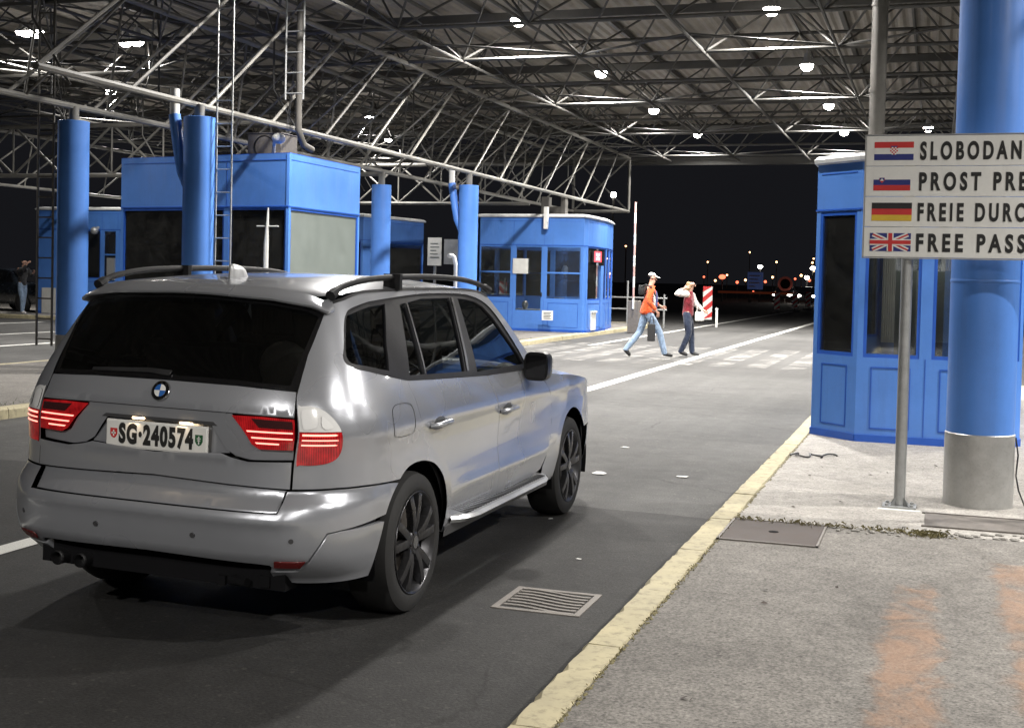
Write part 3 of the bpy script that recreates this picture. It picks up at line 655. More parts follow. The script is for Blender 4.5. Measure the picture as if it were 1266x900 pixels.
for s in (-1, 1): b.beam((.012, -.15, .17 - s * .08), (.012, .12, .17 + s * .08), .008, .03)
b.build('cross', M['led_white'], sg)
mb = MB(); mb.box((-10.5, 34.0, 3.0), (-10.38, 34.13, 3.62)); tag(mb.build('lamp_tube', M['white'], bevel=.02), 'white upright light tube fixed to the fascia of the glazed booth', 'light tube')
mb = MB(); mb.box((-10.95, 35.2, 3.42), (-10.72, 35.5, 3.98)); mb.box((-10.72, 35.25, 3.45), (-10.35, 35.45, 3.7)); mb.box((-10.36, 35.2, 3.42), (-10.22, 35.5, 3.98)); tag(mb.build('roof_unit', M['steel_d'], bevel=.02), 'dusty ventilation unit on top of the glazed booth', 'ventilation unit')
# booth behind, between slim column and the largest booth
pl = [(-18.2, 32.0), (-15.1, 32.0), (-14.7, 35.4), (-18.0, 36.5)]
booth('shadowed blue booth half hidden behind the slim column', pl, 3.2, {0: [(1, 'win'), (1, 'door'), (1, 'win')], 1: [(.25, 'panel'), (1.2, 'win')], 2: [(1, 'win'), (1, 'win')], 3: [(1, 'win')]}, head=2.55, sill=.9, glassm='win_dark')
# booth far left
pl = [(-27.6, 34.0), (-23.9, 34.0), (-23.5, 34.4), (-23.5, 37.6), (-27.6, 37.6)]
tb, cx, cy = booth('far left blue booth behind the left blue column', pl, 3.45, {0: [(1.5, 'panel'), (.8, 'win'), (.55, 'winbar'), (.6, 'panel')], 2: [(1, 'win')], 3: [(1, 'win'), (1, 'win')], 4: [(1, 'win')]}, head=2.82, sill=1.28)
mb = MB(); mb.box((-27.4, 33.97, .13), (-26.2, 33.999, .95)); tag(mb.build('wall_cabinet', M['white_old'], bevel=.01), 'low white cabinet against the far left booth', 'cabinet')
mb = MB(); mb.box((-24.9, 33.93, 1.25), (-24.62, 33.998, 1.95)); mb.tube([(-25.2, 33.9, 2.9), (-25.2, 33.75, 2.85)], .05, 8); mb.ball((-25.2, 33.7, 2.8), (.13, .12, .12)); tag(mb.build('wall_lamp', M['galv'], smooth=True), 'grey lamp and white letter box on the far left booth wall', 'wall lamp')
booth_fill(near_booth, (.0, 1.0, 2.5), 16)  # same added fill light inside the nearest booth
for x0_, x1_, y_ in ((-.55, -.38, 2.35), (.18, .42, 2.35), (-.02, .12, .4)):
    b = MB(); b.grid([[(x0_ + (x1_ - x0_) * i / 24, y_ + .02 * math.sin(i * 1.6), z) for z in (.75, 2.25)] for i in range(25)]); b.build('curtain', M['white_old'], near_booth, smooth=True)
# white boards behind the car roof
bd = thing('notice_board', 'wide white notice board left of the glazed booth, nearer the slim column', 'notice board', (-15.2, 38, 0), 0, 'white notice boards behind the islands')
b = MB(); b.box((-.42, -.02, 1.95), (.05, .02, 2.85)); b.build('panel', M['white_old'], bd); b = MB(); b.box((-.22, .02, 0), (-.15, .08, 2.8)); b.build('post', M['galv'], bd)
b = MB()
for k in range(5): b.box((-.33, -.024, 2.2 + .11 * k), (-.02 - .05 * (k % 3), -.021, 2.23 + .11 * k))
b.build('print', M['blind'], bd)
bd2 = thing('notice_board', 'grey white notice board next to the column with branch pipe', 'notice board', (-14.75, 38, 0), 0, 'white notice boards behind the islands')
b = MB(); b.box((-.30, -.02, 2.0), (.62, .02, 2.8)); b.build('panel', M['galv'], bd2); b = MB(); b.box((.1, .02, 0), (.17, .08, 2.75)); b.build('post', M['galv'], bd2)
po = thing('lamp_bollard', 'white bent post standing before the notice boards', 'post', (-10.75, 27.9, .117))
b = MB(); b.tube([(0, 0, 0), (0, 0, 1.75), (-.05, 0, 1.95), (-.12, 0, 2.0)], .05, 10); b.build('pole', M['white'], po, smooth=True); b = MB(); b.ball((-.14, 0, 1.98), (.09, .07, .06)); b.build('head', M['white'], po)

# ------------------------------------------------------------------ sign
SY = 8.93
sg = thing('border_sign', 'white four language free passage sign with flags on a steel post', 'sign', (-.19, 8.97, .1185))
b = MB(); b.tube([(0, 0, .008), (0, 0, 2.46)], .0375, 20); b.build('post', M['galv'], sg, smooth=True)
b = MB(); b.tube([(1.35, 0, .008), (1.35, 0, 2.46)], .0375, 20); b.build('post', M['galv'], sg, smooth=True)
b = MB(); b.box((-.11, -.09, 0), (.11, .09, .012))
for x in (-.08, .08):
    for y in (-.06, .06): b.lathe([(.012, .012), (.012, .026), (0, .028)], (x, y, 0), n=6)
for k in range(4):
    a = k * math.pi / 2 + .78; c, s = math.cos(a), math.sin(a); b.add([(c * .036, s * .036, .012), (c * .085, s * .085, .012), (c * .036, s * .036, .07), (c * .036 - s * .004, s * .036 + c * .004, .07)], [(0, 1, 2), (0, 3, 1)])
b.build('base_plate', M['galv'], sg)
b = MB(); b.box((-.135, -.16, -.002), (.14, -.1, .002)); b.build('grout_pad', M['white_old'], sg)
z0, z1, x0, x1 = 1.81 - .1185, 2.625 - .1185, -.285, 1.62
rows = 4; rh = (z1 - z0) / rows
b = MB()
for k in range(rows): b.box((x0, -.066, z0 + k * rh + .0015), (x1, -.044, z0 + (k + 1) * rh - .0015))
b.build('board', M['white'], sg, bevel=.003)
b = MB(); b.box((x0 - .006, -.070, z0 - .008), (x1 + .006, -.042, z0 - .001)); b.box((x0 - .006, -.07, z1 + .001), (x1 + .006, -.042, z1 + .008)); b.box((x0 - .009, -.07, z0 - .008), (x0 - .001, -.042, z1 + .008)); b.box((x1 + .001, -.07, z0 - .008), (x1 + .009, -.042, z1 + .008))
for zz in (z0 + .15, z1 - .15): b.box((x0 + .02, -.041, zz), (x1 - .02, -.020, zz + .04))
b.build('edge_frame', M['alu'], sg)
FY = -.0665
def quad(mb, xa, za, xb, zb, y=FY): mb.box((xa, y - .0012, za), (xb, y, zb)); return mb
WORDS = ['SLOBODAN PROLAZ', 'PROST PREHOD', 'FREIE DURCHFAHRT', 'FREE PASSAGE']
for k, wtxt in enumerate(WORDS):
    zc = z1 - rh * (k + .5)
    lw = .61 / 8
    tgt = (.0775 if k == 0 else .072 if k == 2 else .0815) * len(wtxt) - .01
    whole = text_mb(wtxt, .112, 1.0, .006, sp=1.5); fac = tgt / max(v[0] for v in whole.v); u = 0.0
    for word in wtxt.split(' '):                                   # each word is a piece of its own, set to the sign's letter pitch
        tm = text_mb(word, .112, 1.0, .006, sp=1.5); w0 = max(v[0] for v in whole.v) if word == wtxt.split(' ')[1] else 0
        if w0: u = w0 - max(v[0] for v in tm.v)
        tm.v = [((x + u) * fac, y, z) for x, y, z in tm.v]
        shift(tm, (.062 - .004 * k, FY - .002, zc - .056)).build('lettering', M['ink'], sg)
    fx0, fx1, fz0, fz1 = x0 + .052, x0 + .305, zc - .062, zc + .060
    if k == 3: fx0 -= .012
    if k == 2: fx0 -= .006
    h3 = (fz1 - fz0) / 3
    if k == 0:
        fm = [(M['navy'], fz0, fz0 + h3), (M['white'], fz0 + h3, fz1 - h3), (M['red'], fz1 - h3, fz1)]
    elif k == 1: fx1 -= .015; fz1 -= .012; h3 = (fz1 - fz0) / 3; fm = [(M['red'], fz0, fz0 + h3), (M['navy'], fz0 + h3, fz1 - h3), (M['white'], fz1 - h3, fz1)]
    elif k == 2: fm = [(M['gold'], fz0, fz0 + h3), (M['red'], fz0 + h3, fz1 - h3), (M['ink'], fz1 - h3, fz1)]
    else: fm = [(M['navy'], fz0, fz1)]
    fl = MB(); mats = []
    for i, (mt, a, c) in enumerate(fm): fl.cur = i; quad(fl, fx0, a, fx1, c); mats.append(mt)
    y2 = FY - .0014; xc = (fx0 + fx1) / 2; zm = (fz0 + fz1) / 2
    if k == 0:                                                   # chequered shield
        fl.cur = 1
        for i in range(5):
            for j in range(5):
                if j == 4 and i in (0, 4): continue
                fl.cur = 2 if (i + j) % 2 == 0 else 1; quad(fl, xc - .025 + i * .01, zm + .016 - j * .01, xc - .015 + i * .01, zm + .026 - j * .01, y2)
        fl.cur = 0; quad(fl, xc - .022, zm + .027, xc + .022, zm + .034, y2)
    if k == 1:
        sx, sz = fx0 + .055, fz1 - h3; fl.cur = 0
        fl.add([(sx + math.cos(a) * r * .9, y2 - .001, sz + math.sin(a) * r) for r, a in ((.022, .6), (.022, 2.54), (.022, 3.3), (.024, 4.71), (.022, 6.1))], [(0, 1, 2, 3, 4)])
        fl.cur = 1; quad(fl, sx - .016, sz - .006, sx + .016, sz + .012, y2 - .0012); fl.cur = 2; fl.add([(sx - .013, y2 - .003, sz - .008), (sx + .013, y2 - .003, sz - .008), (sx, y2 - .003, sz + .008)], [(0, 1, 2)])
    if k == 3:
        mats += [M['white'], M['red']]; w, h = (fx1 - fx0) / 2, (fz1 - fz0) / 2
        for ci, wd_, dy in ((1, .030, .0006), (2, .011, .0012)):
            fl.cur = ci
            for sx in (-1, 1):
                dirv = Vector((w * 2, 0, sx * h * 2)).normalized(); nv = Vector((-dirv.z, 0, dirv.x)) * wd_ / 2; c = Vector((xc, y2 - dy, zm)); e = Vector((w, 0, sx * h)) * .86
                fl.add([c - e - nv, c - e + nv, c + e + nv, c + e - nv], [(0, 1, 2, 3)])
        for ci, wd_, dy in ((1, .042, .002), (2, .026, .003)):
            fl.cur = ci; quad(fl, fx0, zm - wd_ / 2, fx1, zm + wd_ / 2, y2 - dy); quad(fl, xc - wd_ / 2, fz0, xc + wd_ / 2, fz1, y2 - dy - .0002)
    fl.build('flag', mats, sg, fix=False)

# ------------------------------------------------------------------ the silver car
def pchip(xs,ys):
    xs=np.array(xs,float);ys=np.array(ys,float);h=np.diff(xs);d=np.diff(ys)/h
    m=np.zeros_like(xs);m[0]=d[0];m[-1]=d[-1]
    for i in range(1,len(xs)-1):
        if d[i-1]*d[i]>0:
            w1=2*h[i]+h[i-1];w2=h[i]+2*h[i-1];m[i]=(w1+w2)/(w1/d[i-1]+w2/d[i])
    def f(x):
        x=np.clip(np.asarray(x,float),xs[0],xs[-1]);i=np.clip(np.searchsorted(xs,x)-1,0,len(xs)-2)
        t=(x-xs[i])/h[i];t2=t*t;t3=t2*t
        return (2*t3-3*t2+1)*ys[i]+(t3-2*t2+t)*h[i]*m[i]+(-2*t3+3*t2)*ys[i+1]+(t3-t2)*h[i]*m[i+1]
    return f
prof=pchip([.2,.30,.36,.42,.5,.6,.7,.8,.88,.93,.97,1.05,1.12,1.2,1.3,1.4,1.5,1.56],
           [.825,.848,.868,.883,.892,.891,.887,.886,.891,.897,.892,.870,.845,.811,.762,.711,.657,.622])
xr=pchip([.2,.30,.38,.44,.58,.63,.66,.70,.8,.95,1.05,1.13,1.3,1.45,1.5,1.56],
         [-.76,-.80,-.90,-.94,-.955,-.945,-.915,-.885,-.878,-.868,-.855,-.825,-.735,-.645,-.61,-.57])
X0,NR=-.15,4.2
# rear part: s in [0,1.45) maps theta 0..pi/2 ; side: X=X0+(s-SR)
SR=1.45
XF0,NF,SF=2.55,4.2,1.45   # front corner
xf=pchip([.2,.35,.5,.6,.75,.85,.95,1.0],[3.50,3.60,3.63,3.63,3.60,3.55,3.47,3.40])
def flare(X,z):
    o=0
    for cx,cz,r in((-.04,.36,.385),(2.72,.36,.40)):
        d=np.hypot(X-cx,z-cz)-r
        o=o+.003*np.exp(-(np.clip(d,0,9)/.05)**2)*np.clip((z-.15)/.2,0,1)
    return o
def plan(X):
    return 1-.012*np.clip((.3-X)/.6,0,1)**2-.05*np.clip((X-2.0)/1.0,0,1.6)**2
# warp so that arc length is roughly uniform: theta(s)
def _mk(n,a,b):
    # sample superellipse a(width) b(length), arc-length param
    t=np.linspace(0,np.pi/2,4001);y=a*np.sin(t)**(2/n);x=b*np.cos(t)**(2/n)
    L=np.concatenate([[0],np.cumsum(np.hypot(np.diff(x),np.diff(y)))]);return L/L[-1],np.sin(t)**(2/n),np.cos(t)**(2/n)
_LR=_mk(NR,.9,.72);_LF=_mk(NF,.88,1.05)
SL=SR+XF0-X0  # end of side
SE=SL+1.85    # front centre
def car_S(s,z):
    s=np.asarray(s,float);z=np.asarray(z,float);s,z=np.broadcast_arrays(s,z)
    u=np.clip(s/SR,0,1);a=np.interp(u,_LR[0],_LR[1]);b=np.interp(u,_LR[0],_LR[2])
    Xr=X0-(X0-xr(z))*b
    v=np.clip((SE-s)/(SE-SL),0,1);a2=np.interp(v,_LF[0],_LF[1]);b2=np.interp(v,_LF[0],_LF[2])
    Xfr=XF0+(xf(z)-XF0)*b2
    X=np.where(s<SR,Xr,np.where(s>SL,Xfr,X0+s-SR))
    k=np.where(s<SR,a,np.where(s>SL,a2,1.))
    y=k*prof(z)*np.where(s<SR,plan(X0),np.where(s>SL,plan(XF0),plan(X)))
    y=y+flare(X,z)*np.clip(k*3-2,0,1)
    return np.stack([X,y,z],-1)

BROLL = .018
def car_pt(s, z, off=0.0):
    """signed arc position s from the rear centre (right side positive) and height z -> body points and outward normals"""
    s = np.asarray(s, float); z = np.asarray(z, float); sg = np.where(s < 0, -1., 1.)
    def base(s_, z_):
        p = car_S(np.abs(s_), z_); q = np.stack([p[..., 1] * np.where(s_ < 0, -1., 1.), p[..., 0], p[..., 2]], -1); return q
    e = .004
    p = base(s, z); ds = (base(s + e, z) - base(s - e, z)); dz = (base(s, z + e) - base(s, z - e))
    n = np.cross(ds, dz); n /= np.linalg.norm(n, axis=-1, keepdims=True) + 1e-12
    o = np.asarray(off(s, z) if callable(off) else off, float)
    if callable(off):       # tilt the normals by the slope of the offset
        ls = np.linalg.norm(ds, axis=-1); lz = np.linalg.norm(dz, axis=-1)
        gs = (off(s + e, z) - off(s - e, z)) / ls; gz = (off(s, z + e) - off(s, z - e)) / lz
        n2 = n - (ds.T / ls * gs).T - (dz.T / lz * gz).T; n2 /= np.linalg.norm(n2, axis=-1, keepdims=True)
        p = p + n * o[..., None]; n = n2
    else: p = p + n * o
    return p, n
def body_roll(v):
    v = np.asarray(v, float).copy(); x = v[..., 0].copy(); z = v[..., 2].copy(); v[..., 0] = x + (z - .4) * BROLL; v[..., 2] = z - x * BROLL; return v
def smooth_loop(pts, n=6):
    P = np.array(pts, float); N = len(P); out = []
    for i in range(N):
        a, b, c, d = P[i - 1], P[i], P[(i + 1) % N], P[(i + 2) % N]
        for t in np.arange(n) / n: out.append(.5 * ((2 * b) + (c - a) * t + (2 * a - 5 * b + 4 * c - d) * t * t + (3 * b - a - 3 * c + d) * t ** 3))
    return [tuple(q) for q in out]
def curve(pts, n=6):
    """open Catmull-Rom through pts"""
    P = np.array(pts, float); P = np.vstack([2 * P[0] - P[1], P, 2 * P[-1] - P[-2]]); out = []
    for i in range(1, len(P) - 2):
        a, b, c, d = P[i - 1], P[i], P[i + 1], P[i + 2]
        for t in np.arange(n) / n: out.append(tuple(.5 * ((2 * b) + (c - a) * t + (2 * a - 5 * b + 4 * c - d) * t * t + (3 * b - a - 3 * c + d) * t ** 3)))
    out.append(tuple(P[-2])); return out
def densify(poly, h=.025):
    out = []
    for i in range(len(poly)):
        a = np.array(poly[i]); b = np.array(poly[(i + 1) % len(poly)]); n = max(1, int(np.hypot(*(b - a)) / h))
        out += [tuple(a + (b - a) * t / n) for t in range(n)]
    return out
def inside_mask(pts, loops):
    x, y = pts[:, 0], pts[:, 1]; c = np.zeros(len(pts), bool)
    for L in loops:
        L = np.array(L); a = L; b = np.roll(L, -1, 0)
        for (x0, y0), (x1, y1) in zip(a, b):
            if y0 == y1: continue
            m = ((y0 > y) != (y1 > y)) & (x < (x1 - x0) * (y - y0) / (y1 - y0) + x0); c ^= m
    return c
class Panel:
    """a sheet of bodywork cut from the body surface along a closed outline (and holes), with its edges turned in"""
    def __init__(s): s.v = []; s.n = []; s.f = []; s.mi = []
    def cut(s, loops, off=0.0, h=.022, skirt=.014, mi=0, surf=None):
        surf = surf or car_pt
        loops = [densify(L, h) for L in loops]
        allp = np.array([q for L in loops for q in L]); lo = allp.min(0); hi = allp.max(0)
        gx = np.arange(lo[0] + h * .5, hi[0], h); gy = np.arange(lo[1] + h * .5, hi[1], h); G = np.array([(a + (h * .5 if j % 2 else 0) + rng.uniform(-.12, .12) * h, b + rng.uniform(-.12, .12) * h) for a in gx for j, b in enumerate(gy)]) if len(gx) and len(gy) else np.zeros((0, 2))
        if len(G):
            G = G[inside_mask(G, loops)]
            keep = np.ones(len(G), bool)
            for k in range(0, len(allp), 64): keep &= (np.abs(G[:, None, :] - allp[None, k:k + 64]) ** 2).sum(-1).min(1) > (h * .45) ** 2
            G = G[keep]
        edges = []; o = 0
        for L in loops: edges += [(o + i, o + (i + 1) % len(L)) for i in range(len(L))]; o += len(L)
        pts = [Vector(q) for q in allp] + [Vector(q) for q in G]
        vo, eo, fo, *_ = geometry.delaunay_2d_cdt(pts, edges, [], 0, 1e-6)
        V = np.array([(q.x, q.y) for q in vo]); F = np.array([f for f in fo if len(f) == 3])
        cen = V[F].mean(1); F = F[inside_mask(cen, loops)]
        # orient
        A = V[F]; ar = (A[:, 1, 0] - A[:, 0, 0]) * (A[:, 2, 1] - A[:, 0, 1]) - (A[:, 1, 1] - A[:, 0, 1]) * (A[:, 2, 0] - A[:, 0, 0]); F[ar < 0] = F[ar < 0][:, ::-1]
        p, n = surf(V[:, 0], V[:, 1], off); b = len(s.v)
        s.v += [tuple(q) for q in p]; s.n += [tuple(q) for q in n]; s.f += [tuple(int(i) + b for i in f) for f in F]; s.mi += [mi] * len(F)
        if skirt:
            for L in loops:
                Ln = np.array(L); p, n = surf(Ln[:, 0], Ln[:, 1], off); N = len(Ln); q = p - n * skirt
                t = np.roll(p, -1, 0) - np.roll(p, 1, 0); sd = np.cross(t, n); sd /= np.linalg.norm(sd, axis=1, keepdims=True) + 1e-9
                a2 = 0
                for i in range(N): j = (i + 1) % N; a2 += Ln[i, 0] * Ln[j, 1] - Ln[j, 0] * Ln[i, 1]
                hole = L is not loops[0]
                if (a2 < 0) != hole: sd = -sd
                b = len(s.v)
                m1 = sd * .5 + n * .5; m1 /= np.linalg.norm(m1, axis=1, keepdims=True)
                s.v += [tuple(x) for x in p] + [tuple(x) for x in q]; s.n += [tuple(x) for x in m1] + [tuple(x) for x in sd]
                for i in range(N):
                    j = (i + 1) % N; s.f.append((b + i, b + N + i, b + N + j, b + j)); s.mi.append(mi)
        return s
    def build(s, name, mats, parent):
        me = bpy.data.meshes.new(name); V = body_roll(np.array(s.v)); me.from_pydata([tuple(q) for q in V], [], s.f)
        for m in (mats if isinstance(mats, (list, tuple)) else [mats]): me.materials.append(m)
        if max(s.mi, default=0): me.polygons.foreach_set('material_index', s.mi)
        me.shade_smooth(); me.normals_split_custom_set_from_vertices([Vector(q).normalized() for q in s.n])
        o = bpy.data.objects.new(name, me); COL.objects.link(o); o.parent = parent; return o
class RMB(MB):
    """plain mesh builder whose points follow the body's slight lean"""
    def build(s, *a, **k): s.v = [tuple(q) for q in body_roll(np.array(s.v))]; return MB.build(s, *a, **k)
def silver():
    m, nt, b = nmat('silver_paint')
    n = noise(nt, 2.5, 3, .5); r = ramp(nt, n.outputs[0], [(.3, (.415, .43, .465)), (.7, (.44, .455, .49))]); nt.links.new(r.outputs[0], b.inputs['Base Color'])
    n2 = noise(nt, 1.6, 2, .5); r2 = ramp(nt, n2.outputs[0], [(.3, .26), (.75, .31)]); nt.links.new(r2.outputs[0], b.inputs['Roughness'])
    b.inputs['Metallic'].default_value = .60; b.inputs['Coat Weight'].default_value = .7; b.inputs['Coat Roughness'].default_value = .05
    return m
M['silver'] = silver()
M['car_glass'] = glass('car_glass', (.30, .33, .33), 1.2, .01); M['car_glass_rear'] = glass('car_glass_rear', (.17, .175, .18), 1.2, .015, 1.5, .004)
M['trim'] = paint('window_trim', (.012, .012, .014), .42, .1, 8, spec=.22); M['mirror_black'] = paint('mirror_black', (.010, .010, .011), .32, .1, 8, spec=.3); M['rail_black'] = paint('rail_black', (.012, .012, .013), .55, .15, 14, spec=.22); M['satin'] = paint('satin_trim', (.12, .12, .125), .3, .1, 8, metal=.6)
M['chrome'] = paint('chrome', (.62, .62, .63), .14, .05, 8, metal=1.0)
M['rim'] = paint('rim_gunmetal', (.085, .085, .09), .30, .1, 9, metal=.8, dirt=.25)
M['step_alu'] = paint('step_aluminium', (.62, .63, .64), .35, .1, 20, metal=.5)
M['seat'] = paint('seat_beige', (.21, .195, .165), .8, .1, 8); M['cabin'] = paint('cabin_dark', (.02, .02, .022), .8, .15, 8)
def lens(name, c, e, s):
    m, nt, b = nmat(name); b.inputs['Base Color'].default_value = (*c, 1); b.inputs['Roughness'].default_value = .12
    b.inputs['Coat Weight'].default_value = 1; b.inputs['Emission Color'].default_value = (*e, 1); b.inputs['Emission Strength'].default_value = s
    tc = nt.nodes.new('ShaderNodeTexCoord'); w = nt.nodes.new('ShaderNodeTexWave'); w.inputs['Scale'].default_value = 38; w.inputs['Distortion'].default_value = .4; nt.links.new(tc.outputs['Object'], w.inputs[0])
    if s > 0:
        nz = noise(nt, 22, 3, .6); rr = ramp(nt, nz.outputs[0], [(.35, .35 * s), (.7, 1.7 * s)]); nt.links.new(rr.outputs[0], b.inputs['Emission Strength'])
        cc = ramp(nt, w.outputs[1], [(.1, tuple(x * .45 for x in c)), (.9, tuple(min(1, x * 1.3) for x in c))]); nt.links.new(cc.outputs[0], b.inputs['Base Color'])
        bump(nt, b, w.outputs[1], .10, .004)
    return m
M['lens_red'] = lens('lens_red', (.30, .006, .010), (1, .03, .03), .16); M['lens_bowl'] = lens('lens_bowl', (.88, .88, .87), (1, .95, .9), .0); M['lens_clear'] = lens('lens_clear', (.80, .80, .79), (1, .95, .9), .0)
M['dark_red'] = paint('dark_red', (.11, .008, .008), .25, .1, 9, coat=.5); M['led'] = emit('tail_led', (1, .26, .20), 3.0); M['led_core'] = emit('tail_led_core', (1, .30, .22), 3.2)
M['lens_smoke'] = lens('lens_smoke', (.05, .015, .015), (1, 0, 0), .0)
M['plate_lamp'] = emit('plate_lamp', (1, .72, .42), 12)
CAR_AT = (-3.20, 5.586, 0)
car = thing('suv', 'silver sport utility car with lit red tail lights waiting in the lane', 'car', CAR_AT)
SV = M['silver']
ARCH_R = curve([(1.10, .29), (1.145, .38), (1.20, .53), (1.27, .63), (1.335, .68), (1.44, .733), (1.555, .748), (1.67, .738), (1.785, .705), (1.88, .64), (1.93, .55), (1.95, .42), (1.955, .335)], 4)
AF = [(4.32 + .40 * math.cos(a), .36 + .40 * math.sin(a)) for a in np.linspace(math.pi * 1.03, -.03 * math.pi, 28)]
REAR_SEAM = [(.672, .712), (.676, .9), (.681, 1.10), (.712, 1.19), (.745, 1.27), (.81, 1.37), (.872, 1.452), (.898, 1.492)]
GUT = curve([(.898, 1.492), (1.05, 1.512), (1.29, 1.538), (1.73, 1.552), (2.2, 1.557), (2.62, 1.556), (2.95, 1.545), (3.10, 1.515)], 4)
DLO_TOP = curve([(3.285, 1.13), (3.20, 1.28), (3.065, 1.445), (2.865, 1.512), (2.57, 1.531), (2.10, 1.531), (1.675, 1.512), (1.345, 1.492), (1.12, 1.470), (1.045, 1.445), (1.0, 1.40), (.955, 1.30), (.938, 1.262), (.948, 1.238), (.985, 1.222), (1.115, 1.202), (1.315, 1.170), (1.513, 1.141)], 4)
SEAM = curve([(1.513, 1.136), (1.517, 1.095), (1.54, 1.05), (1.55, .995), (1.575, .94), (1.655, .86), (1.745, .79), (1.84, .742), (1.925, .695), (1.99, .61), (2.01, .475), (2.02, .395)], 4)
def mirror(L): return [(-s, z) for s, z in L][::-1]
G_ = .0028
for sd in (1, -1):
    mm = (lambda L: L) if sd == 1 else mirror
    side = REAR_SEAM + GUT[1:] + [(3.26, 1.35), (3.40, 1.16), (3.475, 1.07), (3.44, 1.055), (3.31, 1.085)] + DLO_TOP + SEAM + [(1.985, .33)] + ARCH_R[::-1][1:]
    # above the bumper seam only: leave the arch at z = .69
    k = next(i for i, q in enumerate(ARCH_R) if q[1] > .69)
    side = REAR_SEAM + GUT[1:] + [(3.26, 1.35), (3.40, 1.16), (3.475, 1.07), (3.44, 1.055), (3.31, 1.085)] + DLO_TOP + SEAM[1:] + [(1.985, .33)] + ARCH_R[k:][::-1] + [(1.255, .697), (1.025, .712), (.87, .716)]
    P = Panel().cut([mm(side)], 0.0); rf = P.build('rear_fender', SV, car)
    # dark strip along the roof joint
    P = Panel(); P.cut([mm([(s, z + .004) for s, z in GUT] + [(s + .004, z - .008) for s, z in GUT[::-1]])], .003, skirt=.004); P.build('roof_seam', M['trim'], rf)
    # rear door and front door
    rd = [(s + G_, z) for s, z in SEAM] + [(2.742, .405), (2.743, .465)] + curve([(2.747, .505), (2.748, .71), (2.747, .825), (2.692, .905), (2.632, .995), (2.572, 1.088)], 4) + [(2.565, 1.096), (2.2, 1.108), (1.865, 1.124), (1.66, 1.133)]
    def crease(s, z):    # hollow between the shoulder line and the lower crease
        a = np.abs(s); zs = .925 - .02 * (a - 1.5); zl = .545 + .0 * a
        return -.012 * np.exp(-((z - (zs + zl) / 2) / .17) ** 2) * np.clip((a - 1.45) / .5, 0, 1) * np.clip((3.72 - a) / .6, 0, 1) + .006 * np.exp(-((z - zl) / .035) ** 2) * np.clip((a - 1.95) / .3, 0, 1) * np.clip((3.9 - a) / .3, 0, 1)
    d1 = Panel().cut([mm(rd)], crease).build('rear_door', SV, car)
    fd = [(2.749, .405)] + [(3.40, .418), (3.56, .44)] + curve([(3.66, .52), (3.745, .62), (3.770, .72), (3.755, .825), (3.68, .91), (3.56, .995), (3.44, 1.048)], 4) + [(3.31, 1.078), (3.0, 1.082), (2.572 + 2 * G_, 1.096)] + curve([(2.572 + 2 * G_, 1.088), (2.632 + 2 * G_, .995), (2.692 + 2 * G_, .905), (2.747 + 2 * G_, .825), (2.748 + 2 * G_, .71), (2.747 + 2 * G_, .505), (2.748, .465)], 4)
    d2 = Panel().cut([mm(fd)], crease).build('front_door', SV, car)
    # front fender
    k0 = next(i for i, q in enumerate(AF) if q[1] > .52)
    ff = [(3.665, .515), (3.75, .62), (3.775, .72), (3.76, .825), (3.685, .91), (3.565, .998), (3.445, 1.053), (3.48, 1.065), (3.9, 1.01), (4.4, .975), (4.85, .92), (5.25, .86), (5.3, .62), (4.75, .60)] + AF[k0:][::-1][0:] 
    kk = [q for q in AF if q[1] > .52]; ff = ff[:13] + [(4.78, .60)] + [q for q in kk[::-1] if q[1] > .56] + [(3.92, .42), (3.925, .325), (3.62, .325), (3.60, .452)]
    Panel().cut([mm(ff)], 0.0).build('front_fender', SV, car)
    # black window frames with the glass openings cut out
    dlo = [(s, z) for s, z in DLO_TOP] + [(1.66, 1.133), (1.865, 1.124), (2.2, 1.108), (2.565, 1.096), (3.0, 1.083), (3.31, 1.083)]
    qw = smooth_loop([(1.10, 1.447), (1.33, 1.470), (1.595, 1.486), (1.61, 1.475), (1.47, 1.325), (1.365, 1.20), (1.335, 1.192), (1.115, 1.222), (1.0, 1.238), (.972, 1.262), (.975, 1.30), (1.03, 1.405), (1.06, 1.435)], 3)
    rw1 = [(1.79, 1.484), (1.865, 1.490), (1.738, 1.15), (1.572, 1.156)]
    rw2 = [(1.90, 1.492), (2.10, 1.510), (2.50, 1.511), (2.285, 1.130), (1.772, 1.148)]
    fw = [(2.62, 1.508), (2.71, 1.505), (2.865, 1.490), (2.96, 1.46), (3.05, 1.395), (3.24, 1.165), (3.262, 1.115), (2.463, 1.118)]
    fr_ = Panel().cut([mm(dlo)] + [mm(L) for L in (qw, rw1, rw2, fw)], -.006, skirt=.022).build('window_frame', M['trim'], car)
    for L, nm in ((qw, 'quarter_window'), (rw1, 'door_window'), (rw2, 'door_window'), (fw, 'door_window')): Panel().cut([mm(L)], -.016, h=.06, skirt=0).build(nm, M['car_glass'], car)
    # bright window bar and belt moulding
    P = Panel(); P.cut([mm([(1.870, 1.488), (1.882, 1.489), (1.760, 1.153), (1.748, 1.154)])], -.002, skirt=.01); P.build('window_bar', M['satin'], car); P = Panel(); P.cut([mm([(2.515, 1.510), (2.545, 1.511), (2.337, 1.131), (2.307, 1.132)])], -.001, skirt=.01); P.build('window_bar', M['satin'], car)
    P = Panel(); P.cut([mm([(1.0, 1.222), (1.115, 1.206), (1.315, 1.174), (1.52, 1.143), (1.865, 1.128), (2.565, 1.100), (3.25, 1.087), (3.25, 1.078), (2.565, 1.088), (1.865, 1.116), (1.52, 1.132), (1.315, 1.163), (1.115, 1.196), (1.0, 1.212)][::-1])], .002, skirt=.008); P.build('belt_moulding', M['trim'], car)
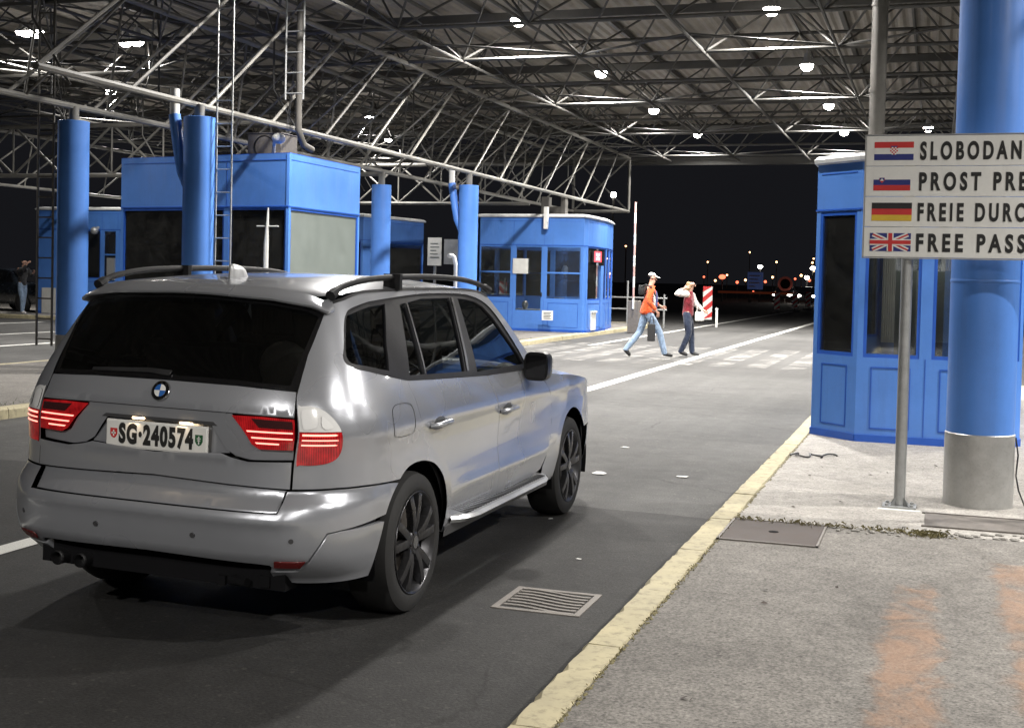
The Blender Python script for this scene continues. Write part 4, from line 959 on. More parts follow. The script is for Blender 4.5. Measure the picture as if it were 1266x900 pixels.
    # inner liner behind the panel gaps
    lin = [(0, .32), (.0, 1.12), (.66, 1.11), (.9, 1.20), (1.3, 1.14), (1.5, 1.11), (2.5, 1.07), (3.4, 1.04), (4.4, .94), (5.0, .86), (5.0, .32)]
    cr = [(1.56 + .41 * math.cos(a), .36 + .41 * math.sin(a)) for a in np.linspace(0, 2 * math.pi, 36)[:-1]]; cf = [(4.32 + .42 * math.cos(a), .36 + .42 * math.sin(a)) for a in np.linspace(0, 2 * math.pi, 36)[:-1]]
    cr = [(s, max(z, .33)) for s, z in cr]; cf = [(s, max(z, .33)) for s, z in cf]
    Panel().cut([mm(lin), mm(cr), mm(cf)], lambda s, z: -.030 - .045 * np.clip((.95 - np.abs(s)) / .2, 0, 1), h=.08, skirt=0).build('inner_panel', M['black'], car)
    # wheel wells
    for wy in (0.0, 2.75):
        b = RMB()
        for (r0, r1, x0, x1) in ((.42, .42, .55, .862),):
            n = 24; vs = []
            for x in (x0, x1): vs += [(sd * x, wy - .02 + .425 * math.cos(a), .36 + .425 * math.sin(a)) for a in np.linspace(-.25, math.pi + .25, n)]
            b.add(vs, [(i, i + 1, n + i + 1, n + i) for i in range(n - 1)]); b.add(vs[:n], [tuple(range(n))])
        b.build('wheel_well', M['dark'], car)
    # tail light: clear upper glass, red lower glass, light bars
    lt = smooth_loop([(.684, 1.055), (.70, 1.06), (.75, 1.061), (.80, 1.042), (.835, 1.01), (.862, .97), (.872, .93), (.876, .88), (.858, .842), (.815, .822), (.75, .814), (.70, .815), (.684, .82), (.683, .94)], 4)
    def split(L, z0, z1): return [(s, min(max(z, z0), z1)) for s, z in L]
    tl = Panel().cut([mm(split(lt, .955, 2))], .004, h=.02, skirt=.012).build('tail_light', M['lens_clear'], car)
    P = Panel().cut([mm(split(lt, 0, .953))], .004, h=.02, skirt=.012); P.build('red_lens', M['lens_red'], tl)
    P = Panel()
    for za, zb, sb in ((.937, .945, .850), (.917, .922, .856), (.896, .902, .852)): P.cut([mm([(.695, za), (sb - .012, za), (sb, (za + zb) / 2), (sb - .01, zb), (.695, zb)])], .0055, h=.03, skirt=.003)
    P.build('light_bar', M['led'], tl)
    P = Panel(); P.cut([mm([(s, z) for s, z in smooth_loop([(.70, 1.04), (.74, 1.045), (.765, 1.02), (.76, .98), (.73, .965), (.70, .97)], 3)])], .007, h=.03, skirt=.003); P.cut([mm(smooth_loop([(.785, 1.02), (.81, 1.0), (.83, .975), (.80, .965), (.78, .98)], 3))], .007, h=.03, skirt=.003)
    P.build('reflector_bowl', M['lens_bowl'], tl)
    lt2 = [(.376, 1.008), (.52, 1.010), (.664, 1.004), (.664, .876), (.515, .874), (.478, .892), (.43, .95)]
    tl2 = Panel().cut([mm(lt2)], .006, h=.02, skirt=.02).build('tail_light', M['lens_red'], car)
    P = Panel().cut([mm([(.47, 1.0), (.655, .995), (.655, .962), (.505, .964)])], .008, h=.03, skirt=.002); P.build('smoked_lens', M['lens_smoke'], tl2)
    P = Panel().cut([mm([(.452, .944), (.655, .944), (.655, .950), (.447, .950)])], .0085, h=.03, skirt=.002).cut([mm([(.475, .918), (.655, .919), (.655, .924), (.47, .924)])], .0085, h=.03, skirt=.002).cut([mm([(.50, .896), (.60, .896), (.60, .902), (.492, .902)])], .0085, h=.03, skirt=.002)
    P.build('light_bar', M['led'], tl2)
    P = Panel().cut([mm([(.625, .392), (.735, .392), (.760, .42), (.63, .42)])], .016, h=.03, skirt=.006); P.build('rear_reflector', M['dark_red'], car)
    # door handles, fuel flap
    for (s0, z0), dr_ in (((1.80, .905), d1), ((2.86, .878), d2)):
        p, n = car_pt(np.array([sd * s0]), np.array([z0])); p = p[0]
        hb = RMB(); yy = p[1]
        pts = [(sd * (abs(p[0]) - .004), yy - .105, z0 - .004), (sd * (abs(p[0]) + .030), yy - .085, z0 + .002), (sd * (abs(p[0]) + .036), yy, z0 + .008), (sd * (abs(p[0]) + .030), yy + .085, z0 + .006), (sd * (abs(p[0]) - .004), yy + .105, z0 + .002)]
        hb.tube(curve(pts, 4), .014, 10); hb.build('door_handle', SV, dr_, smooth=True)
        Panel().cut([mm(smooth_loop([(s0 - .075, z0 - .008), (s0 - .04, z0 - .028), (s0 + .04, z0 - .024), (s0 + .07, z0), (s0 + .04, z0 + .034), (s0 - .04, z0 + .03)], 3))], .0015, h=.03, skirt=.002).build('handle_recess', M['satin'], dr_)
    if sd == 1:
        fo = smooth_loop([(1.25, 1.0), (1.275, 1.03), (1.33, 1.04), (1.45, 1.035), (1.49, 1.015), (1.50, .96), (1.497, .91), (1.47, .89), (1.36, .887), (1.285, .895), (1.255, .92)], 4); c0 = np.mean(fo, 0)
        fi = [tuple(c0 + (np.array(q) - c0) * .965) for q in fo]
        Panel().cut([fo, fi], .0012, h=.03, skirt=.002).build('fuel_flap_seam', M['black'], rf)
    # running board and sill
    b = RMB(); n = 24; top = []; 
    secs = []
    for i in range(n + 1):
        t = i / n; y = .44 + t * 1.60; e = min(1, min(t, 1 - t) * 9) ** .5
        pr = [(.850, .408), (.875 + .075 * e, .402), (.885 + .082 * e, .385), (.875 + .07 * e, .366), (.850, .36)]
        secs.append([(sd * x, y, z) for x, z in pr])
    b.grid(secs); b.build('running_board', M['step_alu'], car, smooth=True)
    b = RMB()
    for i in range(34): y = .56 + i * .041; b.box((sd * .90 - .028, y, .4035), (sd * .90 + .028, y + .016, .4075))
    b.build('step_tread', M['black'], car)
    b = RMB(); secs = []
    for i in range(13):
        y = .36 + i * 1.80 / 12; secs.append([(sd * .855, y, .395), (sd * .878, y, .36), (sd * .872, y, .31), (sd * .83, y, .285)])
    b.grid(secs); b.build('sill', M['satin'], car, smooth=True)
    # mirror
    mr = RMB(); cx_, cy_, cz_ = sd * .950, 1.615, 1.108
    P0 = []
    for t, w, h_ in ((0, .0, .0), (.06, .6, .62), (.3, .92, .95), (.75, 1, 1), (1, .97, .97)):
        P0.append([(cx_ + sd * .078 * w * math.copysign(abs(math.cos(a)) ** .5, math.cos(a)), cy_ + .11 - t * .15, cz_ + .088 * h_ * math.copysign(abs(math.sin(a)) ** .6, math.sin(a))) for a in np.linspace(0, 2 * math.pi, 25)])
    mr.grid(P0); mr.add(P0[-1][:-1], [tuple(range(24))]); m_ = mr.build('door_mirror', M['mirror_black'], car, smooth=True)
    mr = RMB(); mr.tube([(sd * .84, 1.66, 1.07), (sd * .90, 1.65, 1.075), (sd * .96, 1.63, 1.08)], .026, 8); mr.build('mirror_arm', M['black'], m_, smooth=True)
    mr = RMB(); mr.box((cx_ - .062, cy_ - .043, cz_ - .066), (cx_ + .062, cy_ - .041, cz_ + .066)); mr.build('mirror_glass', M['black_gloss'], m_)
    # roof rails
    rb = RMB(); x = .615
    path = curve([(sd * x, -.48, 1.525), (sd * x, -.36, 1.567), (sd * (x - .003), -.12, 1.598), (sd * (x - .01), .2, 1.612), (sd * (x - .012), .7, 1.619), (sd * (x - .01), 1.15, 1.610), (sd * (x - .003), 1.45, 1.582), (sd * x, 1.63, 1.545)], 5)
    rb.tube(path, .017, 8, rs=[.024 if i < 3 or i > len(path) - 4 else .0155 for i in range(len(path))]); rb.build('roof_rail', M['rail_black'], car, smooth=True)
    rb = RMB(); rb.beam((sd * (x - .008), .22, 1.55), (sd * (x - .008), .22, 1.63), .03, .09, up=(1, 0, 0)); rb.build('rail_foot', M['rail_black'], car)
# bumper
def sym(L): return L + mirror(L)[0:]
bm_top = [(0, .614), (.644, .614), (.652, .702), (.87, .708), (1.02, .705), (1.25, .690)]
kA = [q for q in ARCH_R if q[1] < .685 and q[0] < 1.45]
half = [(.0, .614), (.640, .614), (.650, .660), (.653, .702), (.87, .708), (1.02, .704), (1.252, .690)] + [q for q in kA[::-1] if q[1] > .545] + [(.915, .540), (.848, .534), (.772, .42), (.716, .376), (.62, .370), (.604, .392), (.28, .399), (0, .404)]
full = half + mirror(half)[1:-1]
def bump_off(s, z): return .006 * np.clip((np.abs(s) - .55) / .12, 0, 1) * np.clip((.70 - z) / .05, 0, 1) + .010 * np.exp(-((z - .585) / .03) ** 2) * np.clip((.75 - np.abs(s)) / .1, 0, 1)
bp = Panel().cut([full], bump_off, h=.03, skirt=.03).build('rear_bumper', SV, car)
st = [(.0, .622), (.632, .622), (.640, .70), (.645, .704), (.0, .722)]
Panel().cut([st + mirror(st)[1:-1]], -.016, h=.03, skirt=.02).build('bumper_step', SV, bp)
for sd in (1, -1):
    mm = (lambda L: L) if sd == 1 else mirror
    cn = [q for q in kA[::-1] if q[1] < .54] + [(.82, .298), (.70, .30), (.60, .305), (.60, .362), (.72, .368), (.78, .414), (.853, .527), (.915, .534)]
    Panel().cut([mm(cn[::-1])], .008, h=.03, skirt=.03).build('bumper_corner', SV, bp)
    ps = car_pt(np.array([sd * .70, sd * .25]), np.array([.505, .50]))
    b = RMB()
    for p, n in zip(*ps): b = RMB(); b.tube([tuple(p), tuple(p + n * .008)], .011, 12); b.build('parking_sensor', M['satin'], bp)
    
df = [(.0, .40), (.60, .392), (.62, .31), (.0, .30)]
Panel().cut([df + mirror(df)[1:-1]], -.05, h=.05, skirt=.0).build('diffuser', M['dark'], bp)
b = RMB(); b.box((-.62, -.82, .27), (.62, .3, .40)); b.box((-.60, .3, .22), (.60, 3.2, .36)); b.box((-.64, -.85, .62), (.64, -.80, .66)); b.build('underbody', M['dark'], car)
b = RMB()
for x in (-.50, -.38): b.tube([(x, -.70, .300), (x, -.84, .305), (x, -.875, .305)], .033, 14, cap=False); b.lathe([(.034, -.87), (.027, -.876), (.026, -.83), (0, -.828)], (x, 0, .305), 'y', 14)
b.build('exhaust_pipe', M['black'], car, smooth=True)
b = RMB(); b.tube([(.38, -.7, .30), (.38, -.84, .30), (.46, -.86, .30)], .02, 8); b.box((.30, -.84, .27), (.34, -.80, .31)); b.box((.5, -.83, .28), (.55, -.79, .33)); b.build('tow_eye', M['dark'], car, smooth=True)
# tailgate
upper = [(0, 1.018), (.37, 1.018), (.664, 1.012), (.676, 1.10), (.678, 1.118), (.40, 1.130), (0, 1.133)]
tg = Panel()
tg.cut([upper + mirror(upper)[1:-1]], lambda s, z: .010 * np.exp(-((z - 1.02) / .02) ** 2), h=.03, skirt=.03)
face_l = [(0, 1.016), (.373, 1.016), (.428, .955), (.474, .890), (.515, .872), (.664, .872), (.664, .832), (.470, .824), (.395, .836), (.345, .862), (.268, .962), (0, .972)]
def fo_(s, z): return -.022 * np.clip((1.016 - z) / .19, 0, 1)
tg.cut([face_l + mirror(face_l)[1:-1]], fo_, h=.025, skirt=.012)
low = [(0, .826), (.335, .845), (.39, .830), (.470, .818), (.664, .826), (.662, .712), (.37, .718), (0, .728)]
tg.cut([low + mirror(low)[1:-1]], lambda s, z: .004 + .006 * np.exp(-((z - .826) / .018) ** 2), h=.03, skirt=.03)
nich = [(0, .970), (.272, .960), (.349, .860), (.38, .834), (.335, .846), (0, .828)]
tg.cut([[(0, .971), (.27, .962), (.350, .858), (.36, .845), (0, .822)] + mirror([(0, .971), (.27, .962), (.350, .858), (.36, .845), (0, .822)])[1:-1]], -.030, h=.03, skirt=0)
gate = tg.build('tailgate', SV, car)
P = Panel().cut([[(-.30, .958), (.30, .958), (.28, .973), (-.28, .973)][::1]], -.004, h=.03, skirt=.025); P.build('grip_strip', M['satin'], gate)
b = RMB(); b.box((-.13, -.868, .9585), (-.07, -.853, .966)); b.build('plate_lamp', M['plate_lamp'], gate); b = RMB(); b.box((.11, -.868, .9535), (.17, -.853, .961)); b.build('plate_lamp', M['plate_lamp'], gate)
for x in (-.10, .14):
    ld = bpy.data.lights.new('plate_light', 'AREA'); ld.size = .05; ld.energy = .10; ld.color = (1, .75, .5); lo = bpy.data.objects.new('plate_light', ld); COL.objects.link(lo); lo.parent = car; lo.location = (x, -.90, .957); lo.rotation_euler = (R(-32), 0, 0)
# number plate
py_ = -.872; pz = .835
b = RMB(); b.box((-.25, py_ - .006, pz), (.25, py_, pz + .11)); b.box((-.256, py_ - .003, pz - .006), (.256, py_ + .004, pz + .116)); pl_ = b.build('number_plate', M['white'], car, bevel=.002)
tm = text_mb('SG\u00b7240574', .080, 1, .006, sp=1.2); mx = max(v[0] for v in tm.v); tm.v = [(x * .375 / mx, y, z) for x, y, z in tm.v]; shift(tm, (-.188, py_ - .0075, pz + .019))
tm.v = [tuple(q) for q in body_roll(np.array(tm.v))]; tm.build('plate_lettering', M['ink'], pl_)
def shield(cx, w, h, mats, quads):
    f = MB(); sh = [(-1, 1), (1, 1), (1, -.2), (.6, -.75), (0, -1), (-.6, -.75), (-1, -.2)]
    f.add([(cx + x * w, py_ - .0072, pz + .055 + z * h) for x, z in sh], [tuple(range(7))]); f.cur = 1
    for (xa, za, xb, zb) in quads: f.box((cx + xa * w, py_ - .0086, pz + .055 + za * h), (cx + xb * w, py_ - .0080, pz + .055 + zb * h))
    f.v = [tuple(q) for q in body_roll(np.array(f.v))]; f.build('plate_shield', mats, pl_, fix=False)
shield(-.215, .018, .022, [M['red'], M['white']], [(-.6, -.14, .6, .2), (-.17, -.58, .17, .64)])
M['green'] = paint('shield_green', (.01, .09, .03), .5, .1, 9)
shield(.215, .019, .024, [M['green'], M['white']], [(-.14, -.7, .14, .75), (-.5, .25, .5, .42), (-.4, -.1, .4, .05)])
# round badge
p, n = car_pt(np.array([0.0]), np.array([1.085])); c = p[0]; nn = Vector(n[0]).normalized()
def badge_pt(x, z, d): u = Vector((1, 0, 0)); v = nn.cross(u) * -1; v = Vector((0, nn.z * -1, 0)); up_ = u.cross(nn) * -1; return Vector(c) + u * x + (up_ if up_.z > 0 else -up_) * z + nn * d
bd_ = RMB(); N = 40
ring = [[badge_pt(r * math.cos(2 * math.pi * k / N), r * math.sin(2 * math.pi * k / N), d) for k in range(N + 1)] for r, d in ((.046, .004), (.045, .011), (.042, .013), (.041, .0135), (.029, .0135), (.028, .0145), (.0, .016))]
for i in range(6):
    bd_.cur = 0 if i in (0, 1, 4) else 1
    for k in range(N):
        if i == 5: bd_.cur = 2 if (k // 10) % 2 == 1 else 3
        bd_.add([ring[i][k], ring[i][k + 1], ring[i + 1][k + 1], ring[i + 1][k]], [(0, 1, 2, 3)])
M['badge_blue'] = paint('badge_blue', (.03, .13, .42), .2, .05, 9, coat=.8)
bd_.build('round_badge', [M['chrome'], M['black_gloss'], M['badge_blue'], M['white']], gate, fix=False)
for ch, ang in (('B', 128), ('M', 90), ('W', 52)):
    t = text_mb(ch, .0085, 1, .0006); cxm = (min(v[0] for v in t.v) + max(v[0] for v in t.v)) / 2; a = R(ang); vv = []
    for x, y, z in t.v: x -= cxm; z -= .004; rx = x * math.cos(a - math.pi / 2) - z * math.sin(a - math.pi / 2); rz_ = x * math.sin(a - math.pi / 2) + z * math.cos(a - math.pi / 2); vv.append(tuple(badge_pt(.035 * math.cos(a) + rx, .035 * math.sin(a) + rz_, .0142)))
    t.v = [tuple(q) for q in body_roll(np.array(vv))]; t.build('badge_lettering', M['chrome'], gate)
# rear window, its wiper, spoiler lip
rw = [(0, 1.140), (.40, 1.137), (.682, 1.125), (.716, 1.20), (.745, 1.262), (.81, 1.365), (.868, 1.445), (.80, 1.470), (.56, 1.496), (.165, 1.510), (0, 1.511)]
rwg = Panel().cut([rw + mirror(rw)[1:-1]], -.004, h=.05, skirt=.012).build('rear_window', M['car_glass_rear'], car)
P = Panel()
rim_o = rw + mirror(rw)[1:-1]; c0 = np.array([0, 1.32]); rim_i = [tuple(c0 + (np.array(q) - c0) * np.array([.955, .90])) for q in rim_o]
P.cut([rim_o, rim_i], -.003, h=.05, skirt=.004); P.build('window_border', M['black_gloss'], rwg)
P = Panel().cut([[(-.42, 1.150), (-.1, 1.158), (.02, 1.150), (.03, 1.172), (-.1, 1.176), (-.42, 1.162)]], .012, h=.05, skirt=.012); P.build('wiper', M['black'], rwg)
sp = []
ss = np.linspace(-.94, .94, 61)
def zl(s): return np.interp(np.abs(s), [0, .165, .56, .79, .87, .94], [1.522, 1.520, 1.508, 1.484, 1.458, 1.470])
for dz, o in ((.045, -.002), (.022, .030), (.008, .048), (-.002, .050), (-.010, .040), (-.016, -.004)):
    fade = np.clip((.95 - np.abs(ss)) / .09, .05, 1) ** .7; p, n = car_pt(ss, np.minimum(zl(ss) + dz, 1.556), 0.0); hn = n.copy(); hn[:, 2] = 0; hn /= np.linalg.norm(hn, axis=1, keepdims=True)
    sp.append([tuple(q) for q in p + hn * (o * fade)[:, None]])
b = RMB(); b.grid(sp); b.build('roof_spoiler', SV, car, smooth=True)
# roof skin
tc_ = pchip([-.60, -.40, 0, .5, .9, 1.3, 1.55], [1.548, 1.572, 1.598, 1.612, 1.608, 1.578, 1.535])
Xr = np.concatenate([[-.575], np.linspace(-.52, 1.5, 40)]); P0 = []
for X in Xr:
    s_ = max(X + 1.6, .90)
    zg = float(np.interp(s_, [g[0] for g in GUT], [g[1] for g in GUT])); 
    pg = car_S(np.array(s_), np.array(zg)); w = float(pg[1]) - .004
    if X < -.42:
        sq = np.linspace(.02, 1.3, 200); pq = car_S(sq, np.full(200, 1.535)); w = min(w, float(np.interp(X, pq[:, 0], pq[:, 1])) + .004); w = max(w, .30)
    zt = float(tc_(X)); P0.append([(q * w, X, zg + .002 + (zt - zg) * (1 - abs(q) ** 2.6)) for q in np.linspace(-1, 1, 33)])
b = RMB(); b.grid(P0); b.build('roof', SV, car, smooth=True)
b = RMB(); P1 = []
for t, w, h_ in ((0, .034, .0), (.25, .030, .045), (.5, .022, .062), (.8, .008, .070), (1, .002, .071)):
    z0 = 1.578; P1.append([(w * math.cos(a), -.22 - .09 + .16 * (1 - t) * (.5 + .5 * math.sin(a)) + t * .01, z0 + h_) for a in np.linspace(0, 2 * math.pi, 17)])
b.grid(P1); b.build('roof_aerial', M['step_alu'], car, smooth=True)
# windscreen, bonnet, front
AP = curve([(3.10, 1.515), (3.26, 1.35), (3.40, 1.16), (3.475, 1.07)], 4); P0 = []
for s_, z_ in AP:
    p, _ = car_pt(np.array([s_]), np.array([z_])); x, y, z = p[0]; P0.append([(q * (x - .004), y + .20 * (1 - q * q) * (.35 + .65 * (1.52 - z) / .45), z + .03 * (1 - q * q)) for q in np.linspace(-1, 1, 17)])
b = RMB(); b.grid(P0); b.build('windscreen', M['car_glass'], car, smooth=True)
HT = [(3.48, 1.065), (3.9, 1.01), (4.4, .975), (4.85, .92), (5.25, .86)]; P0 = []
for s_, z_ in curve(HT, 4):
    p, _ = car_pt(np.array([s_]), np.array([z_])); x, y, z = p[0]; k = (s_ - 3.48) / 1.77; P0.append([(q * (x - .003), y + (1 - q * q) * (.20 * (1 - k) + .10 * k), z + .055 * (1 - abs(q) ** 2.4)) for q in np.linspace(-1, 1, 17)])
b = RMB(); b.grid(P0); b.build('bonnet', SV, car, smooth=True)
fb = [(4.78, .60), (5.3, .62), (5.32, .84), (6.0, .84)]; fr1 = [(4.80, .592), (5.3, .615), (5.88, .615), (5.88, .30), (4.80, .30), (4.74, .5)]
SEv = SE - .002
ffp = [(4.79, .592), (SEv, .60), (SEv, .30), (4.80, .30), (4.735, .45)]
for sd in (1, -1):
    mm = (lambda L: L) if sd == 1 else mirror
    fbp = Panel().cut([mm(ffp)], 0.0).build('front_bumper', SV, car)
    Panel().cut([mm([(5.33, .62), (SEv, .62), (SEv, .85), (5.33, .85)])], -.002).build('front_panel', SV, car)
    hl = Panel().cut([mm([(5.12, .70), (5.75, .70), (5.80, .82), (5.12, .85)])], .006, h=.05).build('headlight', M['lens_clear'], car)
    Panel().cut([mm([(5.88, .66), (SEv, .66), (SEv, .83), (5.86, .83)])], .008, h=.05).build('grille', M['black'], car)
# cabin
b = RMB(); b.box((-.78, -.62, .40), (.78, 2.2, .46)); b.box((-.74, -.60, .98), (.74, .05, 1.0)); b.box((-.72, 1.72, .9), (.72, 2.05, 1.05)); b.build('cabin_floor', M['cabin'], car)
def seat(x, y, w, m):
    b = RMB(); b.box((x - w / 2, y, .55), (x + w / 2, y + .5, .70)); q = [(x - w / 2, y - .02, .62), (x + w / 2, y - .02, .62)]
    b.obox((x, y - .08, .95), (w / 2, 0, 0), (0, .06, .015), (0, -.08, .30)); s = b.build('seat', m, car, bevel=.035, smooth=True)
    b = RMB()
    for xx in ([x] if w < .7 else [x - w * .3, x + w * .3]): b.obox((xx, y - .19, 1.345), (.13, 0, 0), (0, .045, .01), (0, -.02, .085)); b.tube([(xx, y - .15, 1.2), (xx, y - .17, 1.3)], .012, 6)
    b.build('headrest', m, s, bevel=.03, smooth=True)
seat(-.37, 1.0, .50, M['cabin']); seat(.37, 1.0, .50, M['cabin']); seat(0, .12, 1.25, M['cabin'])
b = RMB(); b.ball((.42, -.33, 1.10), (.20, .17, .16), 14, 10); b.ball((.30, -.30, 1.18), (.12, .11, .12), 12, 8); tag(b.build('luggage', M['seat'], car, smooth=True), 'pale soft luggage behind the rear seat')
b = RMB(); b.lathe([(.17, -.012), (.185, 0), (.17, .012), (.158, 0), (.17, -.012)], (-.37, 1.62, 1.02), 'y', 24); b.build('steering_wheel', M['cabin'], car, smooth=True)
# wheels
def wheel(x, y, sd):
    z = .338; w = bpy.data.objects.new('wheel', None); COL.objects.link(w); w.parent = car; w.location = (x, y, z); w.rotation_euler = (0, 0, 0 if sd == 1 else math.pi)
    # local +x outward
    b = MB(); b.lathe([(.238, -.225), (.30, -.228), (.325, -.215), (.337, -.18), (.338, -.11), (.337, -.045), (.325, -.012), (.30, .002), (.262, .004), (.246, -.002), (.238, -.012)], (0, 0, 0), 'x', 56); b.build('tyre', M['rubber'], w, smooth=True)
    b = MB()
    for k in range(56):
        a = 2 * math.pi * k / 56
        for xx, sk in ((-.035, .5), (-.07, -.5), (-.15, .5), (-.19, -.5)):
            pass
    b.lathe([(.240, -.20), (.232, -.18), (.215, -.12), (.212, -.05), (.226, -.018), (.240, -.006), (.247, .002), (.243, .006), (.236, .001), (.222, -.018), (.206, -.05)], (0, 0, 0), 'x', 56)
    for k in range(5):
        for dd in (-.20, .20):
            a = 2 * math.pi * k / 5 + .35; p0 = a + dd * .55; p1 = a + dd * 1.05
            pts = [(-.022, .050 * math.cos(p0), .050 * math.sin(p0)), (-.012, .10 * math.cos(p0 * .5 + p1 * .5), .10 * math.sin(p0 * .5 + p1 * .5)), (-.010, .17 * math.cos(p1), .17 * math.sin(p1)), (-.014, .228 * math.cos(p1 + dd * .12), .228 * math.sin(p1 + dd * .12))]
            for q0, q1 in zip(pts[:-1], pts[1:]):
                q0, q1 = Vector(q0), Vector(q1); d = (q1 - q0); L = d.length; d.normalize(); t = Vector((1, 0, 0)).cross(d); b.obox((q0 + q1) / 2, t * .020, d * (L / 2 + .006), Vector((.018, 0, 0)))
    b.lathe([(.062, -.04), (.062, -.012), (.052, -.004), (.034, .0), (0, .001)], (0, 0, 0), 'x', 24)
    for k in range(5): a = 2 * math.pi * k / 5 + .67; b.lathe([(.010, -.012), (.010, .002), (0, .003)], (0, .048 * math.cos(a), .048 * math.sin(a)), 'x', 6)
    b.build('rim', M['rim'], w, bevel=.004, smooth=True)
    b = MB(); b.lathe([(.030, .0012), (.030, .003), (0, .004)], (0, 0, 0), 'x', 20); b.build('hub_cap', M['chrome'], w, smooth=True)
    b = MB(); b.lathe([(.165, -.095), (.165, -.075), (.06, -.07)], (0, 0, 0), 'x', 32); b.build('brake_disc', M['iron'], w, smooth=True)
    b = MB(); b.lathe([(.235, -.215), (.0, -.21)], (0, 0, 0), 'x', 24); b.build('wheel_back', M['dark'], w)
for y, xw in ((-.005, .872), (2.75, .855)):
    for sd in (1, -1): wheel(sd * xw, y, sd)
# ------------------------------------------------------------------ people
def skin_mesh(name, chains, mat, parent=None, sub=2, root=0, smooth=True):
    """chains: lists of (x, y, z, radius); points within 1 mm are shared; returns one smooth continuous mesh"""
    V = []; Rr = []; E = []
    def idx(p):
        for i, q in enumerate(V):
            if (Vector(q) - Vector(p[:3])).length < .001: return i
        V.append(tuple(p[:3])); Rr.append(p[3]); return len(V) - 1
    for ch in chains:
        ids = [idx(p) for p in ch]
        for a, b in zip(ids[:-1], ids[1:]):
            if (a, b) not in E and (b, a) not in E and a != b: E.append((a, b))
    me = bpy.data.meshes.new(name); me.from_pydata(V, E, []); o = bpy.data.objects.new(name, me); COL.objects.link(o)
    sk = o.modifiers.new('s', 'SKIN'); sk.use_smooth_shade = True; sk.branch_smoothing = .6
    for i, d in enumerate(me.skin_vertices[0].data):
        r = Rr[i]; d.radius = r if isinstance(r, tuple) else (r, r); d.use_root = (i == root)
    if sub: m = o.modifiers.new('u', 'SUBSURF'); m.levels = sub; m.render_levels = sub
    dg = bpy.context.evaluated_depsgraph_get(); nm = bpy.data.meshes.new_from_object(o.evaluated_get(dg)); bpy.data.objects.remove(o)
    nm.materials.clear(); nm.materials.append(mat); nm.shade_smooth(); nm.name = name
    ob = bpy.data.objects.new(name, nm); COL.objects.link(ob)
    if parent: ob.parent = parent
    return ob
def hand(wr, dr, up, s=1.0, curl=.5):
    """palm, four unequal bent fingers and a thumb from the wrist wr along dr; up is the back-of-hand direction"""
    wr, d, u = Vector(wr), Vector(dr).normalized(), Vector(up).normalized(); u = (u - d * u.dot(d)).normalized(); sd = d.cross(u)
    pc = wr + d * .05 * s; out = [[(*wr, .024 * s), (*pc, (.022 * s))]]
    for k, L in enumerate((.072, .082, .076, .058)):
        off = (k - 1.5) * .019 * s; b = wr + d * .088 * s + sd * off; c = b + (d * .75 - u * curl * .7).normalized() * L * .5 * s; e = c + (d * .45 - u * curl * 1.2).normalized() * L * .5 * s
        out.append([(*pc, .022 * s), (*b, .0095 * s), (*c, .0088 * s), (*e, .0075 * s)])
    t1 = wr + d * .03 * s - sd * .03 * s; t2 = t1 + (d * .7 - sd * .5 - u * .3).normalized() * .034 * s; t3 = t2 + (d * .9 - u * .4).normalized() * .028 * s
    out.append([(*pc, .022 * s), (*t1, .013 * s), (*t2, .0105 * s), (*t3, .0085 * s)]); return out
